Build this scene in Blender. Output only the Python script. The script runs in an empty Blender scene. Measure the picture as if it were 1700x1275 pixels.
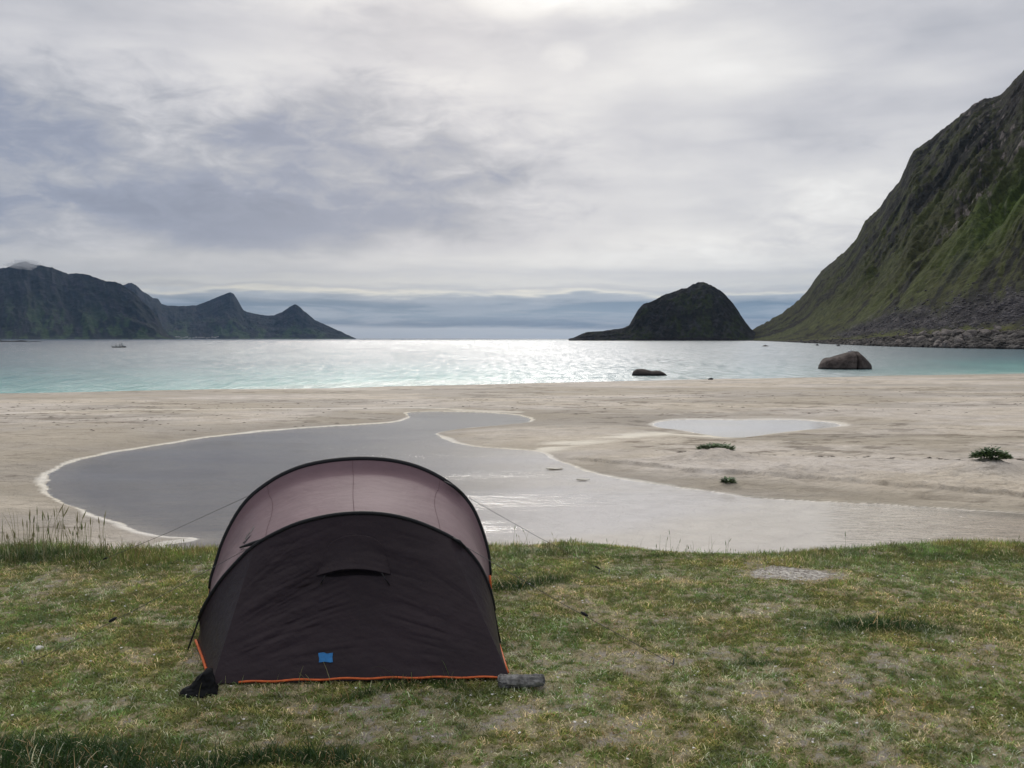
import bpy, bmesh, math, random
import numpy as np
from mathutils import Vector, Matrix
random.seed(7)
RNG = np.random.RandomState(11)
S = bpy.context.scene
C = S.collection
R = math.radians

# ------------------------------------------------------------------ camera
F, CX, CY = 1415.0, 850.0, 637.5
CAMZ = 1.7
PITCH = math.atan(75.5 / F)
cam_d = bpy.data.cameras.new('camera')
cam_d.sensor_width = 36.0
cam_d.lens = F / 1700 * 36
cam_d.clip_start = 0.1
cam_d.clip_end = 60000
cam = bpy.data.objects.new('camera', cam_d)
C.objects.link(cam)
cam.location = (0, 0, CAMZ)
cam.rotation_euler = (math.pi / 2 - PITCH, 0, 0)
S.camera = cam

def ray(px, py):
    rx = (px - CX) / F; uy = -(py - CY) / F
    return (rx, math.cos(PITCH) + uy * math.sin(PITCH), -math.sin(PITCH) + uy * math.cos(PITCH))
def G(px, py, z=0.0):                       # where the sight line meets the level z
    d = ray(px, py); t = (z - CAMZ) / d[2]
    return Vector((d[0] * t, d[1] * t, z))
def P(px, py, Y):                           # where the sight line is Y metres ahead
    d = ray(px, py); t = Y / d[1]
    return Vector((d[0] * t, Y, CAMZ + d[2] * t))

# ------------------------------------------------------------------ light
SUN_EL, SUN_AZ = R(27), R(-5.0)             # azimuth from +Y towards +X
sun_dir = Vector((math.sin(SUN_AZ) * math.cos(SUN_EL), math.cos(SUN_AZ) * math.cos(SUN_EL), math.sin(SUN_EL)))
ld = bpy.data.lights.new('sun', 'SUN')
ld.energy = 1.4; ld.angle = R(20); ld.color = (1.0, 0.95, 0.88)
lo = bpy.data.objects.new('sun', ld); C.objects.link(lo)
lo.rotation_euler = (-sun_dir).to_track_quat('-Z', 'Y').to_euler()

S.view_settings.view_transform = 'Standard'
S.view_settings.look = 'None'
S.view_settings.exposure = 0.0
S.view_settings.gamma = 1.0

# ------------------------------------------------------------------ node helpers
class N:
    def __init__(s, nt): s.nt = nt; s.n = nt.nodes; s.l = nt.links
    def new(s, t, **k):
        n = s.n.new(t)
        for a, b in k.items(): setattr(n, a, b)
        return n
    def put(s, sock, v):
        if isinstance(v, bpy.types.NodeSocket): s.l.new(v, sock)
        elif v is not None:
            if isinstance(v, (tuple, list)) and len(v) == 3 and sock.type == 'RGBA': v = tuple(v) + (1,)
            sock.default_value = v
    def m(s, op, a, b=None, c=None, clamp=False):
        n = s.new('ShaderNodeMath', operation=op, use_clamp=clamp)
        s.put(n.inputs[0], a); s.put(n.inputs[1], b)
        if c is not None: s.put(n.inputs[2], c)
        return n.outputs[0]
    def vm(s, op, a, b=None):
        n = s.new('ShaderNodeVectorMath', operation=op)
        s.put(n.inputs[0], a)
        if b is not None: s.put(n.inputs[1], b)
        return n.outputs['Value'] if op in ('DOT_PRODUCT', 'LENGTH', 'DISTANCE') else n.outputs[0]
    def mix(s, f, a, b, blend='MIX'):
        n = s.new('ShaderNodeMix', data_type='RGBA', blend_type=blend)
        s.put(n.inputs[0], f); s.put(n.inputs[6], a); s.put(n.inputs[7], b)
        return n.outputs[2]
    def ramp(s, v, pts, interp='LINEAR'):
        n = s.new('ShaderNodeValToRGB'); cr = n.color_ramp; cr.interpolation = interp
        while len(cr.elements) < len(pts): cr.elements.new(0.5)
        for e, (p, c) in zip(cr.elements, pts):
            e.position = p; e.color = (c, c, c, 1) if isinstance(c, (int, float)) else tuple(c) + (1,)
        s.put(n.inputs[0], v); return n.outputs[0]
    def noise(s, vec, scale, detail=4, rough=0.5, dist=0.0):
        n = s.new('ShaderNodeTexNoise'); s.put(n.inputs['Vector'], vec)
        n.inputs['Scale'].default_value = scale; n.inputs['Detail'].default_value = detail
        n.inputs['Roughness'].default_value = rough; n.inputs['Distortion'].default_value = dist
        return n.outputs[0]
    def sstep(s, v, a, b, c=0.0, d=1.0):
        n = s.new('ShaderNodeMapRange', interpolation_type='SMOOTHSTEP')
        s.put(n.inputs[0], v)
        for i, q in enumerate((a, b, c, d)): s.put(n.inputs[i + 1], q)
        return n.outputs[0]
    def comb(s, x, y, z):
        n = s.new('ShaderNodeCombineXYZ'); s.put(n.inputs[0], x); s.put(n.inputs[1], y); s.put(n.inputs[2], z)
        return n.outputs[0]
    def sep(s, v):
        n = s.new('ShaderNodeSeparateXYZ'); s.put(n.inputs[0], v); return n.outputs

# ------------------------------------------------------------------ world: overcast sky over a Nishita sky
world = bpy.data.worlds.new('World'); S.world = world; world.use_nodes = True
w = N(world.node_tree)
for n in list(w.n): w.n.remove(n)
out = w.new('ShaderNodeOutputWorld'); bg = w.new('ShaderNodeBackground'); bg.inputs[1].default_value = 0.1
w.l.new(bg.outputs[0], out.inputs[0])
sky = w.new('ShaderNodeTexSky', sky_type='NISHITA')
sky.sun_disc = False; sky.sun_elevation = SUN_EL; sky.sun_rotation = SUN_AZ
sky.air_density = 1.0; sky.dust_density = 1.5
tc = w.new('ShaderNodeTexCoord'); d = w.vm('NORMALIZE', tc.outputs['Generated'])
dx, dy, dz = w.sep(d)
az = w.m('ARCTAN2', dx, dy)                                        # 0 ahead, + right
el = w.m('ARCSINE', dz)
# flat cloud sheet seen in perspective
zz = w.m('ADD', w.m('MAXIMUM', dz, 0.0), 0.22)
sx = w.m('DIVIDE', dx, zz); sy = w.m('DIVIDE', dy, zz)
sheet = w.comb(w.m('MULTIPLY', sx, 0.55), w.m('MULTIPLY', sy, 1.0), 0.0)
n1 = w.noise(sheet, 0.9, 5, 0.46, 0.15)
n2 = w.noise(w.vm('ADD', sheet, (7.3, 2.1, 4.0)), 2.2, 5, 0.50, 0.2)
rot = w.comb(w.m('ADD', w.m('MULTIPLY', az, 3.0), w.m('MULTIPLY', el, 4.0)), w.m('SUBTRACT', w.m('MULTIPLY', el, 9.0), w.m('MULTIPLY', az, 1.2)), 5.0)
n5 = w.noise(rot, 1.2, 5, 0.46, 0.15)
n6 = w.noise(w.comb(w.m('MULTIPLY', az, 5.0), w.m('MULTIPLY', el, 12.0), 2.0), 3.2, 5, 0.6, 0.4)
low = w.comb(w.m('MULTIPLY', az, 1.6), w.m('MULTIPLY', el, 13.0), 3.0)
n3 = w.noise(low, 2.6, 6, 0.55, 0.4)                               # long streaks low down
n4 = w.noise(w.comb(w.m('MULTIPLY', az, 3.0), w.m('MULTIPLY', el, 30.0), 9.0), 2.0, 5, 0.55, 0.3)
sund = w.vm('DOT_PRODUCT', d, tuple(sun_dir))
glow = w.sstep(sund, 0.45, 1.0)
glow2 = w.sstep(sund, 0.955, 1.0)
back = w.sstep(dy, -0.5, 0.35, -0.17, 0.0)
zen = w.sstep(el, 0.45, 0.9, 0.0, 0.34)
def blob(px, py, rx, ry):                                           # a cloud mass round one direction
    r = ray(px, py); L = math.sqrt(sum(q * q for q in r)); a0 = math.atan2(r[0], r[1]); e0 = math.asin(r[2] / L)
    a = w.m('DIVIDE', w.m('SUBTRACT', az, a0), rx); e = w.m('DIVIDE', w.m('SUBTRACT', el, e0), ry)
    q = w.m('ADD', w.m('MULTIPLY', a, a), w.m('MULTIPLY', e, e))
    q = w.m('ADD', q, w.m('ADD', w.m('MULTIPLY', w.m('SUBTRACT', n6, 0.5), 3.2), w.m('MULTIPLY', w.m('SUBTRACT', n5, 0.5), 1.6)))
    return w.sstep(q, -0.6, 2.2, 1.0, 0.0)
bright = w.m('ADD', w.m('ADD', 0.44, w.m('ADD', back, zen)), w.m('MULTIPLY', glow, 0.20))
bright = w.m('ADD', bright, w.m('MULTIPLY', w.m('SUBTRACT', n1, 0.5), 0.55))
bright = w.m('ADD', bright, w.m('MULTIPLY', w.m('SUBTRACT', n2, 0.5), 0.20))
bright = w.m('ADD', bright, w.m('MULTIPLY', w.m('SUBTRACT', n3, 0.5), 0.14))
bright = w.m('ADD', bright, w.m('MULTIPLY', w.m('SUBTRACT', n5, 0.5), 0.66))
bright = w.m('ADD', bright, w.m('MULTIPLY', w.m('SUBTRACT', n6, 0.5), 0.12))
for (px, py, rx, ry, amt) in SKYBLOBS if 'SKYBLOBS' in globals() else [
        (330, 280, 0.34, 0.085, -0.27), (380, 370, 0.45, 0.03, -0.12), (100, 230, .2, .06, -.08), (90, 60, 0.25, 0.10, -0.08), (1370, 190, 0.10, 0.035, -0.10),
        (880, 240, 0.30, 0.05, -0.06), (620, 330, 0.16, 0.03, -0.07), (1650, 60, 0.14, 0.05, -0.05),
        (860, -8, 0.055, 0.020, 0.26), (1020, -10, 0.07, 0.022, 0.24), (938, 94, 0.022, 0.012, 0.13), (1180, 215, .06, .012, .12), (700, 60, 0.10, 0.04, -0.10), (1300, 60, 0.10, 0.03, -0.06),
        (1450, 320, 0.10, 0.03, 0.14), (900, 420, 0.45, 0.035, 0.10), (1350, 120, 0.2, 0.05, 0.08), (1450, 230, 0.2, 0.05, 0.07), (180, 90, 0.2, 0.05, 0.07), (620, 110, 0.16, 0.03, 0.08), (1150, 90, 0.12, 0.04, 0.10),
        (1000, 370, 0.30, 0.035, 0.13), (1200, 455, 0.35, 0.030, 0.16), (1500, 400, 0.15, 0.05, 0.08)]:
    bright = w.m('ADD', bright, w.m('MULTIPLY', blob(px, py, rx, ry), amt))
bright = w.m('ADD', bright, w.m('MULTIPLY', glow2, 0.06))
# unseen sky set for the light: dimmer behind the camera, brighter at the zenith
bright = w.m('MAXIMUM', bright, 0.12)
tone = w.ramp(w.m('MULTIPLY', bright, 1.0), [(0.0, (0.20, 0.23, 0.31)), (0.30, (0.29, 0.32, 0.41)), (0.45, (0.41, 0.425, 0.475)),
                          (0.62, (0.60, 0.60, 0.63)), (0.80, (0.80, 0.79, 0.78)), (1.0, (1.0, 0.99, 0.96))])
# low band: blue gap near the horizon, a cream streak above it
n7 = w.noise(w.comb(w.m('MULTIPLY', az, 7.0), w.m('MULTIPLY', el, 45.0), 21.0), 1.3, 6, 0.62, 0.5)
n8 = w.noise(w.comb(w.m('MULTIPLY', az, 2.2), w.m('MULTIPLY', el, 9.0), 31.0), 1.6, 4, 0.6, 0.3)
elw = w.m('ADD', w.m('ADD', el, w.m('MULTIPLY', w.m('SUBTRACT', n8, 0.5), w.sstep(el, 0.012, 0.045, 0.0, 0.045))), w.m('ADD', w.m('MULTIPLY', w.m('SUBTRACT', n4, 0.5), 0.016), w.m('MULTIPLY', w.m('SUBTRACT', n7, 0.5), 0.014)))
k = w.m('DIVIDE', elw, 0.12, clamp=True)
lowc = w.ramp(k, [(0.0, (0.34, 0.42, 0.51)), (0.08, (0.38, 0.46, 0.54)), (0.13, (0.10, 0.19, 0.30)), (0.22, (0.19, 0.29, 0.39)), (0.33, (0.13, 0.22, 0.32)),
                  (0.405, (0.34, 0.40, 0.47)), (0.44, (0.78, 0.76, 0.68)), (0.485, (0.50, 0.52, 0.55)), (0.53, (0.62, 0.63, 0.63)), (0.60, (0.50, 0.52, 0.56)), (0.72, (0.62, 0.63, 0.64)), (0.85, (0.50, 0.52, 0.56)), (1.0, (0.55, 0.56, 0.59))])
sidel = w.sstep(w.m('ABSOLUTE', w.m('SUBTRACT', az, 0.1)), 0.0, 0.6, 1.12, 0.80)
lowc = w.vm('MULTIPLY', lowc, w.comb(sidel, sidel, sidel))
lowc = w.mix(w.m('MULTIPLY', w.m('SUBTRACT', n7, 0.52), 1.6, clamp=True), lowc, (0.6, 0.62, 0.64))
fl = w.sstep(elw, 0.055, 0.115)
lowc = w.mix(w.m('MULTIPLY', w.sstep(w.noise(w.comb(w.m('MULTIPLY', az, 5.0), w.m('MULTIPLY', el, 60.0), 4.0), 1.5, 5, 0.6, 0.3), 0.42, 0.62), w.sstep(el, 0.05, 0.07, 0.45, 0.0)), lowc, (0.42, 0.49, 0.57))
cl = w.mix(fl, lowc, tone)
zb = w.sstep(el, 0.5, 0.95, 10.0, 15.0)
cl10 = w.vm('MULTIPLY', cl, w.comb(zb, zb, zb))
col = w.mix(0.94, sky.outputs[0], cl10)
w.l.new(col, bg.inputs[0])

# ------------------------------------------------------------------ numpy noise
_perm = RNG.permutation(65536)
def _h(ix, iy):
    return _perm[(ix * 7919 + _perm[(iy * 104729) & 65535]) & 65535] / 65535.0
def vnoise(x, y):
    x = np.asarray(x, float); y = np.asarray(y, float)
    ix = np.floor(x).astype(np.int64); iy = np.floor(y).astype(np.int64)
    fx = x - ix; fy = y - iy
    fx = fx * fx * fx * (fx * (fx * 6 - 15) + 10); fy = fy * fy * fy * (fy * (fy * 6 - 15) + 10)
    a = _h(ix, iy); b = _h(ix + 1, iy); c = _h(ix, iy + 1); e = _h(ix + 1, iy + 1)
    return (a * (1 - fx) + b * fx) * (1 - fy) + (c * (1 - fx) + e * fx) * fy
def fbm(x, y, o=5, g=0.5, seed=0.0):
    t = 0; a = 1; n = 0
    for i in range(o):
        t = t + a * vnoise(x * 2 ** i + 17.3 * i + seed, y * 2 ** i + 31.7 * i - seed); n += a; a *= g
    return t / n
def ridged(x, y, o=5, g=0.5, seed=0.0):
    t = 0; a = 1; n = 0
    for i in range(o):
        t = t + a * (1 - np.abs(2 * vnoise(x * 2 ** i + 11.3 * i + seed, y * 2 ** i + 5.7 * i - seed) - 1)); n += a; a *= g
    return t / n
def ss(v, a, b):
    t = np.clip((v - a) / (b - a), 0, 1); return t * t * (3 - 2 * t)

# ------------------------------------------------------------------ object helpers
def tag(o, label=None, cat=None, group=None, kind=None):
    if label: o['label'] = label
    if cat: o['category'] = cat
    if group: o['group'] = group
    if kind: o['kind'] = kind
    return o
def link(name, me, mat=None, parent=None, smooth=False):
    o = bpy.data.objects.new(name, me); C.objects.link(o)
    if mat: me.materials.append(mat)
    if parent: o.parent = parent
    if smooth: me.polygons.foreach_set('use_smooth', [True] * len(me.polygons))
    me.update()
    return o
def empty(name, loc=(0, 0, 0), rz=0):
    o = bpy.data.objects.new(name, None); C.objects.link(o)
    o.location = loc; o.rotation_euler = (0, 0, rz); o.empty_display_size = 0.1
    return o
def grid_mesh(name, V, attrs=None):
    """V (rows, cols, 3)"""
    r, c = V.shape[:2]
    me = bpy.data.meshes.new(name)
    me.vertices.add(r * c); me.vertices.foreach_set('co', V.reshape(-1).astype(np.float32))
    i = np.arange(r * c).reshape(r, c)
    q = np.stack([i[:-1, :-1], i[:-1, 1:], i[1:, 1:], i[1:, :-1]], -1).reshape(-1, 4)
    nq = len(q)
    me.loops.add(nq * 4); me.loops.foreach_set('vertex_index', q.reshape(-1).astype(np.int32))
    me.polygons.add(nq); me.polygons.foreach_set('loop_start', np.arange(0, nq * 4, 4, dtype=np.int32))
    me.update(calc_edges=True); me.validate()
    for k_, a in (attrs or {}).items():
        if a.ndim == 3:
            at = me.color_attributes.new(k_, 'FLOAT_COLOR', 'POINT')
            rgba = np.ones((r * c, 4), np.float32); rgba[:, :3] = a.reshape(-1, 3)
            at.data.foreach_set('color', rgba.reshape(-1))
        else:
            at = me.attributes.new(k_, 'FLOAT', 'POINT'); at.data.foreach_set('value', a.reshape(-1).astype(np.float32))
    return me
def py_mesh(name, v, f):
    me = bpy.data.meshes.new(name); me.from_pydata([tuple(q) for q in v], [], f); me.update(); return me
def tube(pts, r, seg=8, closed=False, taper=None):
    """vertices and faces of a tube along pts"""
    pts = [Vector(p) for p in pts]; v = []; f = []; n = len(pts)
    for i, p in enumerate(pts):
        t = (pts[min(i + 1, n - 1)] - pts[max(i - 1, 0)]).normalized()
        a = t.cross(Vector((0.03, 0.02, 1)));
        if a.length < 1e-3: a = t.cross(Vector((1, 0, 0)))
        a.normalize(); b = t.cross(a)
        rr = r if taper is None else r * taper[i]
        for k_ in range(seg):
            an = 2 * math.pi * k_ / seg
            v.append(p + a * math.cos(an) * rr + b * math.sin(an) * rr)
    for i in range(n - 1):
        for k_ in range(seg):
            f.append((i * seg + k_, i * seg + (k_ + 1) % seg, (i + 1) * seg + (k_ + 1) % seg, (i + 1) * seg + k_))
    f.append(tuple(range(seg))[::-1]); f.append(tuple(range((n - 1) * seg, n * seg)))
    return v, f
def tube_obj(name, pts, r, mat, parent=None, seg=8, taper=None):
    v, f = tube(pts, r, seg, taper=taper)
    return link(name, py_mesh(name, v, f), mat, parent, True)

# ------------------------------------------------------------------ materials
def mat(name):
    m = bpy.data.materials.new(name); m.use_nodes = True
    n = N(m.node_tree); b = n.n['Principled BSDF']
    return m, n, b
def simple(name, colr, rough=0.7, spec=0.3, scale=None, amt=0.15, bump=0.0, bscale=40):
    m, n, b = mat(name)
    b.inputs['Roughness'].default_value = rough; b.inputs['Specular IOR Level'].default_value = spec
    tcn = n.new('ShaderNodeTexCoord').outputs['Object']
    if scale:
        q = n.noise(tcn, scale, 5, 0.6)
        f = n.sstep(q, 0.3, 0.7)
        a = tuple(x * (1 - amt) for x in colr); c2 = tuple(min(1, x * (1 + amt)) for x in colr)
        n.l.new(n.mix(f, a, c2), b.inputs['Base Color'])
    else: n.put(b.inputs['Base Color'], colr)
    if bump:
        bn = n.new('ShaderNodeBump'); bn.inputs['Strength'].default_value = 1.0; bn.inputs['Distance'].default_value = bump
        n.l.new(n.noise(tcn, bscale, 6, 0.6), bn.inputs['Height']); n.l.new(bn.outputs[0], b.inputs['Normal'])
    return m

# ------------------------------------------------------------------ levels
ZP = -1.40        # lagoon
ZS = -2.10        # sea
H = CAMZ - ZS

# ------------------------------------------------------------------ sea
def sea_mat():
    m, n, b = mat('sea_water')
    o = n.n['Material Output']; n.n.remove(b)
    pos = n.new('ShaderNodeNewGeometry').outputs['Position']
    x, y, z = n.sep(pos)
    shore = n.m('SUBTRACT', y, n.m('ADD', 60.0, n.m('MULTIPLY', n.m('ADD', x, 35), 0.36)))
    wv = n.noise(n.comb(n.m('MULTIPLY', x, 0.02), n.m('MULTIPLY', y, 0.006), 0), 1.0, 4, 0.6)
    shore = n.m('ADD', shore, n.m('MULTIPLY', n.m('SUBTRACT', wv, 0.5), 60))
    k_ = n.m('DIVIDE', n.m('MAXIMUM', shore, 0.0), n.m('ADD', n.m('MAXIMUM', shore, 0.0), 90))
    base = n.ramp(k_, [(0.0, (0.40, 0.52, 0.46)), (0.06, (0.19, 0.39, 0.36)), (0.22, (0.10, 0.25, 0.25)), (0.45, (0.07, 0.14, 0.165)), (0.8, (0.045, 0.075, 0.10)), (1.0, (0.03, 0.05, 0.075))])
    ang = n.m('DIVIDE', x, n.m('MAXIMUM', y, 1.0))
    calm = n.m('MULTIPLY', n.sstep(ang, -0.12, 0.14), n.sstep(ang, 0.60, 0.36))
    base = n.mix(n.m('MULTIPLY', calm, 0.65), base, (0.36, 0.42, 0.42))  # cloud reflection on the calm water painted into a paler base
    df = n.new('ShaderNodeBsdfDiffuse'); n.l.new(base, df.inputs[0])
    patch = n.noise(n.comb(n.m('MULTIPLY', x, 0.9), n.m('MULTIPLY', y, 0.20), 2), 1.0, 5, 0.72)
    pp0 = n.sstep(patch, .38, .66)
    patch2 = n.noise(n.comb(n.m('MULTIPLY', x, 0.10), n.m('MULTIPLY', y, 0.02), 2), 1.0, 5, 0.65)
    pp = n.m('ADD', n.sstep(patch, .32, .68), n.m('MULTIPLY', n.sstep(patch2, .35, .65), .5))
    gl = n.new('ShaderNodeBsdfGlossy'); n.l.new(n.m('ADD', n.m('ADD', 0.11, n.m('MULTIPLY', pp0, 0.095)), n.m('MULTIPLY', calm, 0.03)), gl.inputs['Roughness']); n.put(gl.inputs['Color'], (0.97, 0.975, 0.98))
    h1 = n.noise(n.comb(n.m('MULTIPLY', x, 0.45), n.m('MULTIPLY', y, 0.9), 0), 1.1, 5, 0.62)
    h2 = n.noise(n.comb(n.m('MULTIPLY', x, 0.07), n.m('MULTIPLY', y, 0.16), 5), 1.0, 4, 0.6)
    hh = n.m('ADD', n.m('MULTIPLY', n.m('MULTIPLY', h1, 0.23), n.m('ADD', 0.5, pp)), n.m('MULTIPLY', h2, 0.8))
    bn = n.new('ShaderNodeBump'); bn.inputs['Distance'].default_value = 1.0
    n.l.new(n.m('SUBTRACT', 1.1, n.m('MULTIPLY', calm, 0.50)), bn.inputs['Strength'])
    n.l.new(hh, bn.inputs['Height'])
    for q in (df, gl): n.l.new(bn.outputs[0], q.inputs['Normal'])
    fr = n.new('ShaderNodeFresnel'); fr.inputs[0].default_value = 1.33; n.l.new(bn.outputs[0], fr.inputs['Normal'])
    f = n.m('MINIMUM', n.m('MULTIPLY', fr.outputs[0], n.m('ADD', 0.62, n.m('MULTIPLY', pp, 0.55))), n.m('ADD', 0.50, n.m('MULTIPLY', calm, 0.26)))
    f = n.m('MULTIPLY', f, n.sstep(y, 900, 3500, 1.0, 0.45))
    mx = n.new('ShaderNodeMixShader'); n.l.new(f, mx.inputs[0]); n.l.new(df.outputs[0], mx.inputs[1]); n.l.new(gl.outputs[0], mx.inputs[2])
    n.l.new(mx.outputs[0], o.inputs[0])
    return m
ys = np.concatenate([np.geomspace(40, 18000, 80)]); us = np.linspace(-1, 1, 41)
V = np.zeros((80, 41, 3)); V[..., 0] = us[None] * (60 + ys[:, None] * 0.95); V[..., 1] = ys[:, None]; V[..., 2] = ZS
tag(link('sea', grid_mesh('sea', V), sea_mat()), 'turquoise to grey sea glittering out to the horizon', 'sea', kind='structure')

# ------------------------------------------------------------------ beach with lagoon and pool
lag_px = [(73, 800), (80, 788), (100, 775), (125, 765), (150, 759), (200, 749), (260, 740), (340, 727), (420, 718), (500, 711), (580, 706.5), (650, 702),
          (676, 697), (682, 691), (672, 687), (684, 683.5), (730, 683), (780, 684), (830, 686.5), (868, 690), (884, 697), (874, 702), (840, 705), (790, 709),
          (740, 715), (722, 720), (730, 727), (755, 736), (790, 742), (840, 745.5), (880, 748), (903, 752), (918, 761), (950, 774), (985, 786), (1020, 794), (1060, 801),
          (1120, 808), (1200, 820), (1260, 827), (1330, 831), (1400, 834), (1500, 840), (1600, 846), (1700, 853), (1850, 866), (2100, 890), (2100, 1000),
          (1700, 975), (1200, 975), (700, 975), (480, 960), (370, 935), (300, 912), (262, 905), (300, 901), (332, 896), (325, 892), (290, 893), (255, 888), (225, 879), (190, 866), (150, 852), (110, 837), (84, 820)]
pool_px = [(1083, 705), (1095, 699.5), (1130, 697), (1175, 696.8), (1215, 697.4), (1250, 697.2), (1290, 697), (1340, 698), (1385, 702), (1402, 706.5), (1385, 710), (1330, 715),
           (1290, 720), (1250, 725), (1220, 727.5), (1198, 726), (1172, 721.5), (1130, 715), (1095, 711)]
def world_poly(px, z=ZP):
    p = np.array([[G(a, b, z).x, G(a, b, z).y] for a, b in px])
    for _ in range(2):                       # round the corners
        q = np.roll(p, -1, 0); p = np.stack([p * .75 + q * .25, p * .25 + q * .75], 1).reshape(-1, 2)
    return p
LAG = world_poly(lag_px); POOL = world_poly(pool_px)
def sdf(poly, X, Y):
    X = X.ravel(); Y = Y.ravel(); dmin = np.full(X.shape, 1e9); ins = np.zeros(X.shape, bool)
    n = len(poly)
    for i in range(n):
        ax, ay = poly[i]; bx, by = poly[(i + 1) % n]
        ex, ey = bx - ax, by - ay
        t = np.clip(((X - ax) * ex + (Y - ay) * ey) / (ex * ex + ey * ey + 1e-12), 0, 1)
        dd = (X - ax - t * ex) ** 2 + (Y - ay - t * ey) ** 2
        dmin = np.minimum(dmin, dd)
        if ay != by:
            c = ((ay > Y) != (by > Y)) & (X < ex * (Y - ay) / ey + ax)
            ins ^= c
    return np.sqrt(dmin) * np.where(ins, -1, 1)
def poly_dist(px, X, Y, z=ZP):              # distance to an open line traced on the sand
    p = [G(a, b, z) for a, b in px]; best = np.full(X.shape, 1e9); side = np.zeros(X.shape)
    for a, b in zip(p[:-1], p[1:]):
        ex, ey = b.x - a.x, b.y - a.y
        t = np.clip(((X - a.x) * ex + (Y - a.y) * ey) / (ex * ex + ey * ey), 0, 1)
        dd = np.hypot(X - a.x - t * ex, Y - a.y - t * ey)
        s_ = np.sign(ex * (Y - a.y) - ey * (X - a.x))
        side = np.where(dd < best, s_, side); best = np.minimum(best, dd)
    return best, side
def shoreY(u):
    return np.interp(u, [-1.2, -0.6, -0.177, 0.106, 0.318, 0.6, 1.3], [50, 59.7, 66.4, 75.7, 82.7, 92.7, 112])
mound_px = [(1190, 772, 1.1, 0.8, 0.26), (1640, 797, 1.0, 0.7, 0.30), (1330, 790, 1.9, 0.9, 0.10), (1210, 808, 0.35, .3, 0.05), (1560, 800, 1.6, .8, .06)]
def beach_z(X, Y):
    u = X / Y
    sh = shoreY(u) + (fbm(X * 0.12, Y * 0.12, 3) - 0.5) * 2.5
    dl = sdf(LAG, X, Y).reshape(X.shape); dp = sdf(POOL, X, Y).reshape(X.shape)
    wob = (fbm(X * 1.3, Y * 1.3, 4, seed=3) - 0.5) * 0.22
    dl = dl + wob; dp = dp + wob
    top = -1.30 + (fbm(X * 0.10, Y * 0.10, 3, seed=9) - 0.5) * 0.06
    y0 = 34.0
    t = np.clip((Y - y0) / (sh - y0), 0, 3)
    z = np.where(t < 1, top + (ZS - 0.0 - top) * t ** 1.15, ZS - (t - 1) * 2.2)
    rim = ss(dl, 0.0, 1.6) * 0.05 + ss(dl, 0.0, 0.10) * 0.022
    zl = np.where(dl > 0, ZP + 0.0 + rim, ZP - np.minimum(0.22, -dl * 0.05))
    z = np.where(dl < 3.0, zl + (z - zl) * ss(dl, 0.5, 3.0), z)
    zpo = np.where(dp > 0, ZP + 0.01 + ss(dp, 0, .12) * 0.02 + ss(dp, 0, 1.5) * .04, ZP - np.minimum(0.10, -dp * 0.05))
    z = np.where(dp < 1.8, zpo + (z - zpo) * ss(dp, 0.4, 1.8), z)
    land = (dl > 0.3) & (dp > 0.3) & (t < 0.97)
    scarp_px = [(1020, 773), (1100, 783), (1150, 791), (1250, 798), (1400, 808), (1550, 820), (1700, 831), (1900, 846)]
    ds, side = poly_dist(scarp_px, X, Y)
    ds = ds + (fbm(X * 2.5, Y * 2.5, 3, seed=21) - .5) * .15
    sc = np.where(side > 0, ss(ds, 0, 0.09) * 0.065 * (1 - ss(ds, 0.3, 4)), 0)
    z = z + np.where(dl > 0.1, sc, 0) * ss(dl, 0.1, .6)
    for (mx, my, rx, ry, h) in mound_px:
        p = G(mx, my, ZP); q = ((X - p.x) / rx) ** 2 + ((Y - p.y) / ry) ** 2
        z = z + h * np.exp(-q * 1.3) * ss(dl, 0.05, .4)
    bumps = (fbm(X * 1.7, Y * 1.7, 4, seed=40) - 0.5) * 0.05 + (ridged(X * 3.1, Y * 3.1, 3, seed=44) - 0.5) * 0.025
    trod = ss(fbm(X * 0.18, Y * 0.25, 3, seed=50), 0.42, 0.6)
    bank = ss(-ds * np.where(side > 0, 1, -1) * 1.0, -1.6, -0.2) * ss(X, 2, 6) * ss(Y, 40, 18)
    near_m = np.zeros(X.shape)
    for (mx, my, rx, ry, h) in mound_px:
        p = G(mx, my, ZP); near_m = np.maximum(near_m, np.exp(-(((X - p.x) / rx / 1.5) ** 2 + ((Y - p.y) / ry / 1.5) ** 2)))
    near_m = np.maximum(near_m, (side > 0) * (1 - ss(ds, .4, 1.6)) * ss(X / Y, .15, .3) * .9)
    z = z + ((fbm(X * 5, Y * 5, 4, .6, seed=46) - .5) * .10 + (ridged(X * 4, Y * 4, 3, seed=47) - .6) * .04) * near_m * land
    z = z + bumps * (0.25 + 0.9 * trod + 0.5 * bank) * np.where(land, 1, 0.15)
    return z, dl, dp, t, ds, side, trod
rows = np.concatenate([np.linspace(6.4, 12, 14)[:-1], np.geomspace(12, 60, 560)[:-1], np.geomspace(60, 140, 150)])
cols = np.linspace(-1.0, 1.0, 640)
cols = np.sign(cols) * (np.abs(cols) * 0.72 + np.abs(cols) ** 3 * 0.6)
Y = np.repeat(rows[:, None], len(cols), 1); X = cols[None] * (Y + 3.0)
Z, dl, dp, tt, ds, side, trod = beach_z(X, Y)
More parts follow.
